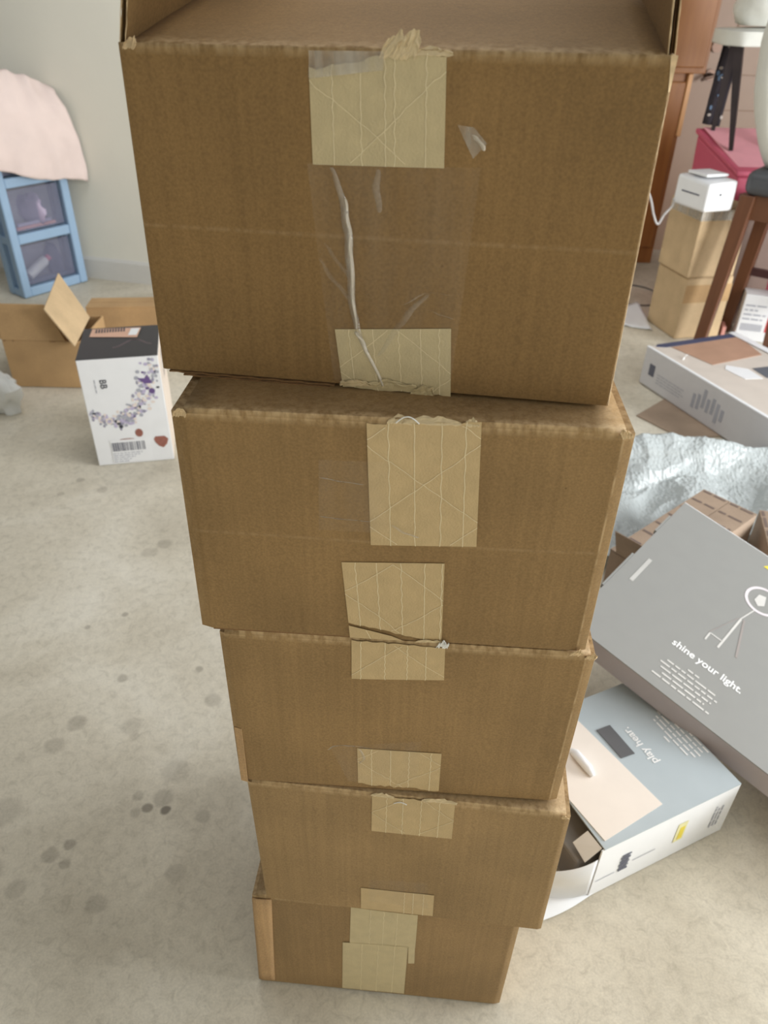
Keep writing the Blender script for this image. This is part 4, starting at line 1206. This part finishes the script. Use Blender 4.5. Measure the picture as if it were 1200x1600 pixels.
g = G(); g.tube(curve_pts([(1.262, 3.60, .642), (1.268, 3.62, .606), (1.242, 3.62, .569), (1.222, 3.62, .527), (1.195, 3.62, .565), (1.15, 3.62, .66), (1.10, 3.75, .70), (1.06, 4.1, .45), (1.05, 4.4, .006), (1.2, 4.6, .006)]), .005, 8)
g.build('printer_cable', M['cable_grey'], org=(1.268, 3.62, .6), smooth=60, label='pale grey cable hanging from the white label printer', cat='cable')
g = G(); g.tube(curve_pts([(1.20, 4.40, .004), (1.415, 4.353, .004), (1.50, 4.26, .004), (1.53, 4.12, .004), (1.46, 4.05, .004), (1.36, 4.024, .004), (1.2, 4.08, .004)]), .004, 6)
g.build('floor_cable', M['cable_dark'], org=(1.4, 4.2, 0), smooth=60, label='thin dark cable curled on the floor left of the kraft cartons', cat='cable')
v = []; f = []
K = 9; qa, qb, qc_, qd_ = V((1.19, 3.72, 0)), V((1.22, 3.98, 0)), V((1.325, 3.97, 0)), V((1.325, 3.66, 0))
for a in range(K + 1):
    for k in range(K + 1):
        uu_, w_ = a / K, k / K; p = (qa * (1 - uu_) + qb * uu_) * (1 - w_) + (qd_ * (1 - uu_) + qc_ * uu_) * w_
        v.append(p + UP * (.004 + .035 * w_ * uu_ + .015 * abs(noi(uu_ * 4, w_ * 4, 3))))
for a in range(K):
    for k in range(K): f.append((a * (K + 1) + k, a * (K + 1) + k + 1, (a + 1) * (K + 1) + k + 1, (a + 1) * (K + 1) + k))
o = obj('paper_sheet', v, f, M['white_card'], org=(1.3, 3.8, 0), smooth=60, label='crumpled white sheet on the floor beside the kraft cartons', cat='paper'); sd = o.modifiers.new('t', 'SOLIDIFY'); sd.thickness = .001

# ------------------------------------------------------------------ brown cabinet
t = thing('oak_cabinet', 'tall brown wooden cabinet left of the tan door', 'cabinet', (1.28, 4.95, 0))
g = G(); g.box(.95, 1.625, 4.80, 5.08, .002, 1.03); g.build('lower_body', M['oak'], t)
g = G(); g.box(.93, 1.688, 4.76, 5.09, 1.032, 2.05); bevel(g.build('upper_body', M['oak'], t), .004)
for x0_, x1_ in ((.97, 1.27), (1.30, 1.605)):
    g = G(); g.box(x0_, x1_, 4.782, 4.80, .10, .99); dd = bevel(g.build('door_panel', M['oak'], t), .006)
    g = G(); g.tube([((x0_ + x1_) / 2 + (.12 if x0_ < 1 else -.12), 4.782, .62), ((x0_ + x1_) / 2 + (.12 if x0_ < 1 else -.12), 4.758, .62)], [.008, .014], 12); g.build('knob', M['bronze'], dd)
for x0_, x1_ in ((.95, 1.30), (1.32, 1.67)):
    g = G(); g.box(x0_, x1_, 4.744, 4.76, 1.06, 2.02); dd = bevel(g.build('door_panel', M['oak'], t), .006)
    g = G(); g.tube([((x0_ + x1_) / 2 + (.14 if x0_ < 1 else -.14), 4.744, 1.3), ((x0_ + x1_) / 2 + (.14 if x0_ < 1 else -.14), 4.72, 1.3)], [.008, .014], 12); g.build('knob', M['bronze'], dd)
g = G(); g.box(1.607, 1.632, 4.775, 4.80, .72, 1.03); bevel(g.build('lit_corner_trim', plain('lit_oak', (214, 162, 112), .4), t), .004)  # pale colour and short length paint the lit part of the corner

# ------------------------------------------------------------------ pink bin, dark chair on it
t = thing('storage_bin', 'pink plastic storage bin with a pale sloping lid behind the printer', 'bin', (1.80, 4.12, 0))
def lidz(y): return .705 + .125 * (y - 3.90) / .40
bq = [V((1.645, 3.905, 0)), V((2.10, 3.905, 0)), V((2.05, 4.31, 0)), V((1.555, 4.31, 0))]; bc = V((1.84, 4.11, 0))
g = G(); g.hexa([bc + (q - bc) * .88 + UP * .002 for q in bq] + [q + UP * (lidz(q.y) - .028) for q in bq]); bevel(g.build('bin_body', M['pink_plastic'], t), .015, 3)
g = G(); g.hexa([bc + (q - bc) * 1.04 + UP * (lidz(q.y) - .026) for q in bq] + [bc + (q - bc) * 1.04 + UP * (lidz(q.y) - .002) for q in bq]); bevel(g.build('bin_rim', M['pink_plastic'], t), .008, 2)
g = G(); g.hexa([bc + (q - bc) * .93 + UP * (lidz(q.y) - .0015) for q in bq] + [bc + (q - bc) * .93 + UP * (lidz(q.y) + .004) for q in bq]); bevel(g.build('lid_panel', M['pink_lid'], t), .003)
cz = .76
t = thing('dark_stand', 'small dark wooden stand with tapered legs on the pink bin', 'stand', (1.75, 4.17, cz))
zt = 1.225
legs = [((1.655, 4.08), (1.575, 4.10)), ((1.615, 4.27), (1.625, 4.28)), ((1.90, 4.04), (1.84, 4.10)), ((1.93, 4.25), (1.86, 4.28))]
for a, b in legs:
    a = V((a[0], a[1], lidz(a[1]) + .0055)); b = V((b[0], b[1], zt)); g = G(); g.tube([a, a.lerp(b, .5), b], [.013, .022, .028], 4); g.build('leg', M['dark_wood'], t)
g = G(); g.slab([(1.545, 4.06, zt), (1.875, 4.06, zt), (1.885, 4.32, zt), (1.575, 4.32, zt)], (0, 0, .03)); bevel(g.build('top_board', M['dark_wood'], t), .008)
# dark spotted garment hanging beside the legs
v = []; f = []; nx, ny = 12, 18
for a in range(ny + 1):
    for k in range(nx + 1):
        uu_, w_ = k / nx, a / ny
        x = 1.595 - .01 * w_ + .085 * uu_; z = 1.215 - .37 * w_ - .01 * uu_
        v.append(V((x, 4.345 + .010 * math.sin(uu_ * 11 + w_ * 2) + .008 * noi(uu_ * 5, w_ * 4), z)))
for a in range(ny):
    for k in range(nx): f.append((a * (nx + 1) + k, a * (nx + 1) + k + 1, (a + 1) * (nx + 1) + k + 1, (a + 1) * (nx + 1) + k))
t = thing('dark_scarf', 'dark spotted cloth hanging between the legs of the dark stand', 'cloth', (1.63, 4.345, .845))
o = obj('cloth', v, f, M['dark_cloth'], t, smooth=70); sd = o.modifiers.new('t', 'SOLIDIFY'); sd.thickness = .004
rnd = random.Random(12)
for m_, nme in (('spot_blue', 'blue_spots'), ('spot_pale', 'pale_spots')):
    g = G()
    for k in range(6):
        uu_, w_ = rnd.random(), rnd.random(); x = 1.595 + .07 * uu_; z = 1.20 - .34 * w_
        g.disc((x, 4.326, z), (1, 0, 0), (0, 0, 1), rnd.uniform(.006, .013), rnd.uniform(.006, .013), 9)
    g.build(nme, M[m_], t)
# white cloth over the top of the stand
v = []; f = []; nx, ny = 40, 14
ex = lambda x: math.copysign(abs(x) ** .45, x)
for k in range(nx + 1):
    for a in range(ny + 1):
        ang = 2 * math.pi * k / nx; w_ = a / ny
        rx, ry = .202 + .008 * math.sin(ang * 6) * w_, .167 + .008 * math.sin(ang * 5) * w_
        if w_ < .4: q = w_ / .4; p = V((1.72 + rx * q * ex(math.cos(ang)), 4.19 + ry * q * ex(math.sin(ang)), zt + .036 + .012 * (1 - q)))
        else: q = (w_ - .4) / .6; p = V((1.72 + (rx + .004) * ex(math.cos(ang)), 4.19 + (ry + .004) * ex(math.sin(ang)), zt + .036 - .060 * q))
        v.append(p)
for k in range(nx):
    for a in range(ny): f.append((k * (ny + 1) + a, k * (ny + 1) + a + 1, (k + 1) * (ny + 1) + a + 1, (k + 1) * (ny + 1) + a))
o = obj('white_cover', v, f, M['white_cloth'], org=(1.72, 4.19, zt + .03), smooth=70, label='off-white cloth draped over the top of the dark stand', cat='cloth'); sd = o.modifiers.new('t', 'SOLIDIFY'); sd.thickness = .003
lump('white_bundle', (1.70, 4.20, zt + .13), (.14, .12, .12), M['white_cloth'], 6, org=(1.70, 4.20, zt + .05), amp=.12, label='off-white fabric bundle on the dark stand, top right corner', cat='bundle', floor=zt + .052, n=24, m=16)

# ------------------------------------------------------------------ stool at the right
t = thing('bar_stool', 'brown wooden stool with a charcoal cushion at the right edge', 'stool', (1.72, 3.52, 0))
sl = [((1.475, 3.44, .001), (1.545, 3.49, .69)), ((1.70, 3.70, .001), (1.725, 3.665, .69)), ((1.74, 3.29, .001), (1.73, 3.36, .69)), ((1.98, 3.50, .001), (1.91, 3.51, .69))]
def sqleg(a, b, w0, w1):
    a, b = V(a), V(b); g = G(); x, y = V((.8, -.6, 0)), V((.6, .8, 0))
    c = lambda p, w_: [p - x * w_ - y * w_, p + x * w_ - y * w_, p + x * w_ + y * w_, p - x * w_ + y * w_]
    g.hexa(c(a, w0) + c(b, w1)); return g
for a, b in sl: bevel(sqleg(a, b, .025, .031).build('leg', M['stool_wood'], t), .004)
for i_, j_, q in ((0, 1, .33), (1, 3, .42), (2, 3, .33), (0, 2, .42)):
    p = V(sl[i_][0]).lerp(V(sl[i_][1]), q); r_ = V(sl[j_][0]).lerp(V(sl[j_][1]), q); d_ = (r_ - p).normalized(); s_ = d_.cross(UP) * .012
    if (i_, j_) != (0, 2) and (i_, j_) != (0, 1):
        g = G(); g.obox(p - s_, r_ - p, s_ * 2, UP * .035); g.build('rung', plain('dark_rung', (74, 44, 44), .4), t)
for i_, j_ in ((0, 1), (1, 3), (2, 3), (0, 2)):
    p = V(sl[i_][1]) - UP * .10; r_ = V(sl[j_][1]) - UP * .10; s_ = (r_ - p).normalized().cross(UP) * .012
    g = G(); g.obox(p - s_, r_ - p, s_ * 2, UP * .10); g.build('apron', M['stool_wood'], t)
ce = V((1.765, 3.50, .692)); sa, sb = V((.78, -.62, 0)).normalized(), V((.62, .78, 0)).normalized()
g = G(); g.obox(ce - sa * .19 - sb * .19, sa * .38, sb * .38, UP * .10); bevel(g.build('seat_cushion', M['cushion'], t, smooth=60), .035, 4)
# white pillow on the stool
v = []; f = []; n, m = 28, 22
for a in range(m + 1):
    w_ = a / m; z = .795 + .62 * w_
    lean = -.13 * w_
    for k in range(n):
        an = 2 * math.pi * k / n; q = (math.sin(math.pi * (.10 + .80 * w_))) ** .35
        rx, ry = .20 * q, .085 * q
        ex = lambda x: math.copysign(abs(x) ** .6, x)
        v.append(V((1.72 + lean + rx * ex(math.cos(an)) + .012 * noi(an, w_ * 4), 3.49 + ry * ex(math.sin(an)) + .01 * noi(an * 2, w_ * 5, 4), z)))
for a in range(m):
    for k in range(n): f.append((a * n + k, a * n + (k + 1) % n, (a + 1) * n + (k + 1) % n, (a + 1) * n + k))
f += [tuple(range(n)), tuple(range(m * n, m * n + n))]
obj('white_pillow', v, f, M['white_cloth'], org=(1.72, 3.49, .795), smooth=60, label='tall off-white pillow leaning on the charcoal stool cushion', cat='pillow')

# things under and behind the stool
la, lb2 = V((.96, -.28, 0)).normalized(), V((.28, .96, 0)).normalized()
p = V((1.70, 3.58, .001))
t = thing('shipping_box', 'small white box with a printed label and red end, under the stool', 'box', p + la * .08)
g = G(); g.obox(p, la * .20, lb2 * .10, UP * .225); bd = bevel(g.build('carton_body', M['white_card'], t), .003)
g = G(); g.obox(p + la * .125 - lb2 * .0008 + UP * .05, la * .07, lb2 * .0006, UP * .15); g.build('red_print', M['red_print'], bd)
g = G(); rnd = random.Random(2)
for k in range(12): g.obox(p + la * (.014 + .0082 * k) - lb2 * .0008 + UP * .05, la * .005, lb2 * .0005, UP * .035)
text_rows(g, rnd, p + la * .012 - lb2 * .001 + UP * .17, la, UP, [.10, .06, .10, .09], .007, .022, 0); g.build('printed_label', M['ink_pale'], bd)
g = G(); g.tube([(1.625, 3.76, .014), (1.655, 3.77, .56)], .010, 10); g.build('bin_edge_tube', M['rose'], org=(1.625, 3.76, 0), smooth=50, label='thin rose tube standing in for the pink bin edge behind the stool leg', cat='paper roll')  # rose tube drawn in place of the bin's pink edge
g = G(); g.obox((1.66, 3.60, .001), (.02, .08, 0), (-.015, .006, 0), (0, 0, .05)); g.build('rose_paper', M['rose'], org=(1.665, 3.64, 0), label='small rose paper packet on the floor by the white label box', cat='packet')
t = thing('backing_board', 'brown board leaning on the pink bin behind the stool, lime tag on it', 'board', (1.78, 3.80, 0))
g = G(); g.slab([(1.655, 3.78, .002), (1.90, 3.80, .002), (1.90, 3.85, .62), (1.655, 3.83, .62)], (-.001, .014, 0)); bd = g.build('board_panel', plain('brown_board', (112, 88, 76), .6), t)
g = G(); g.slab([(1.672, 3.8075, .36), (1.71, 3.8105, .36), (1.71, 3.8155, .42), (1.672, 3.8125, .42)], (.0, -.003, 0)); g.build('tag', M['lime'], bd)
g = G(); g.obox((2.08, 3.70, .001), (.40, -.06, 0), (.04, .26, 0), (0, 0, .46)); bevel(g.build('beige_card_and_glow', M['beige_card'], org=(2.28, 3.82, 0), label='beige block painting the warm glow beyond the stool at the right edge', cat='box'), .004)  # beige block painted as the warm-lit patch behind the stool
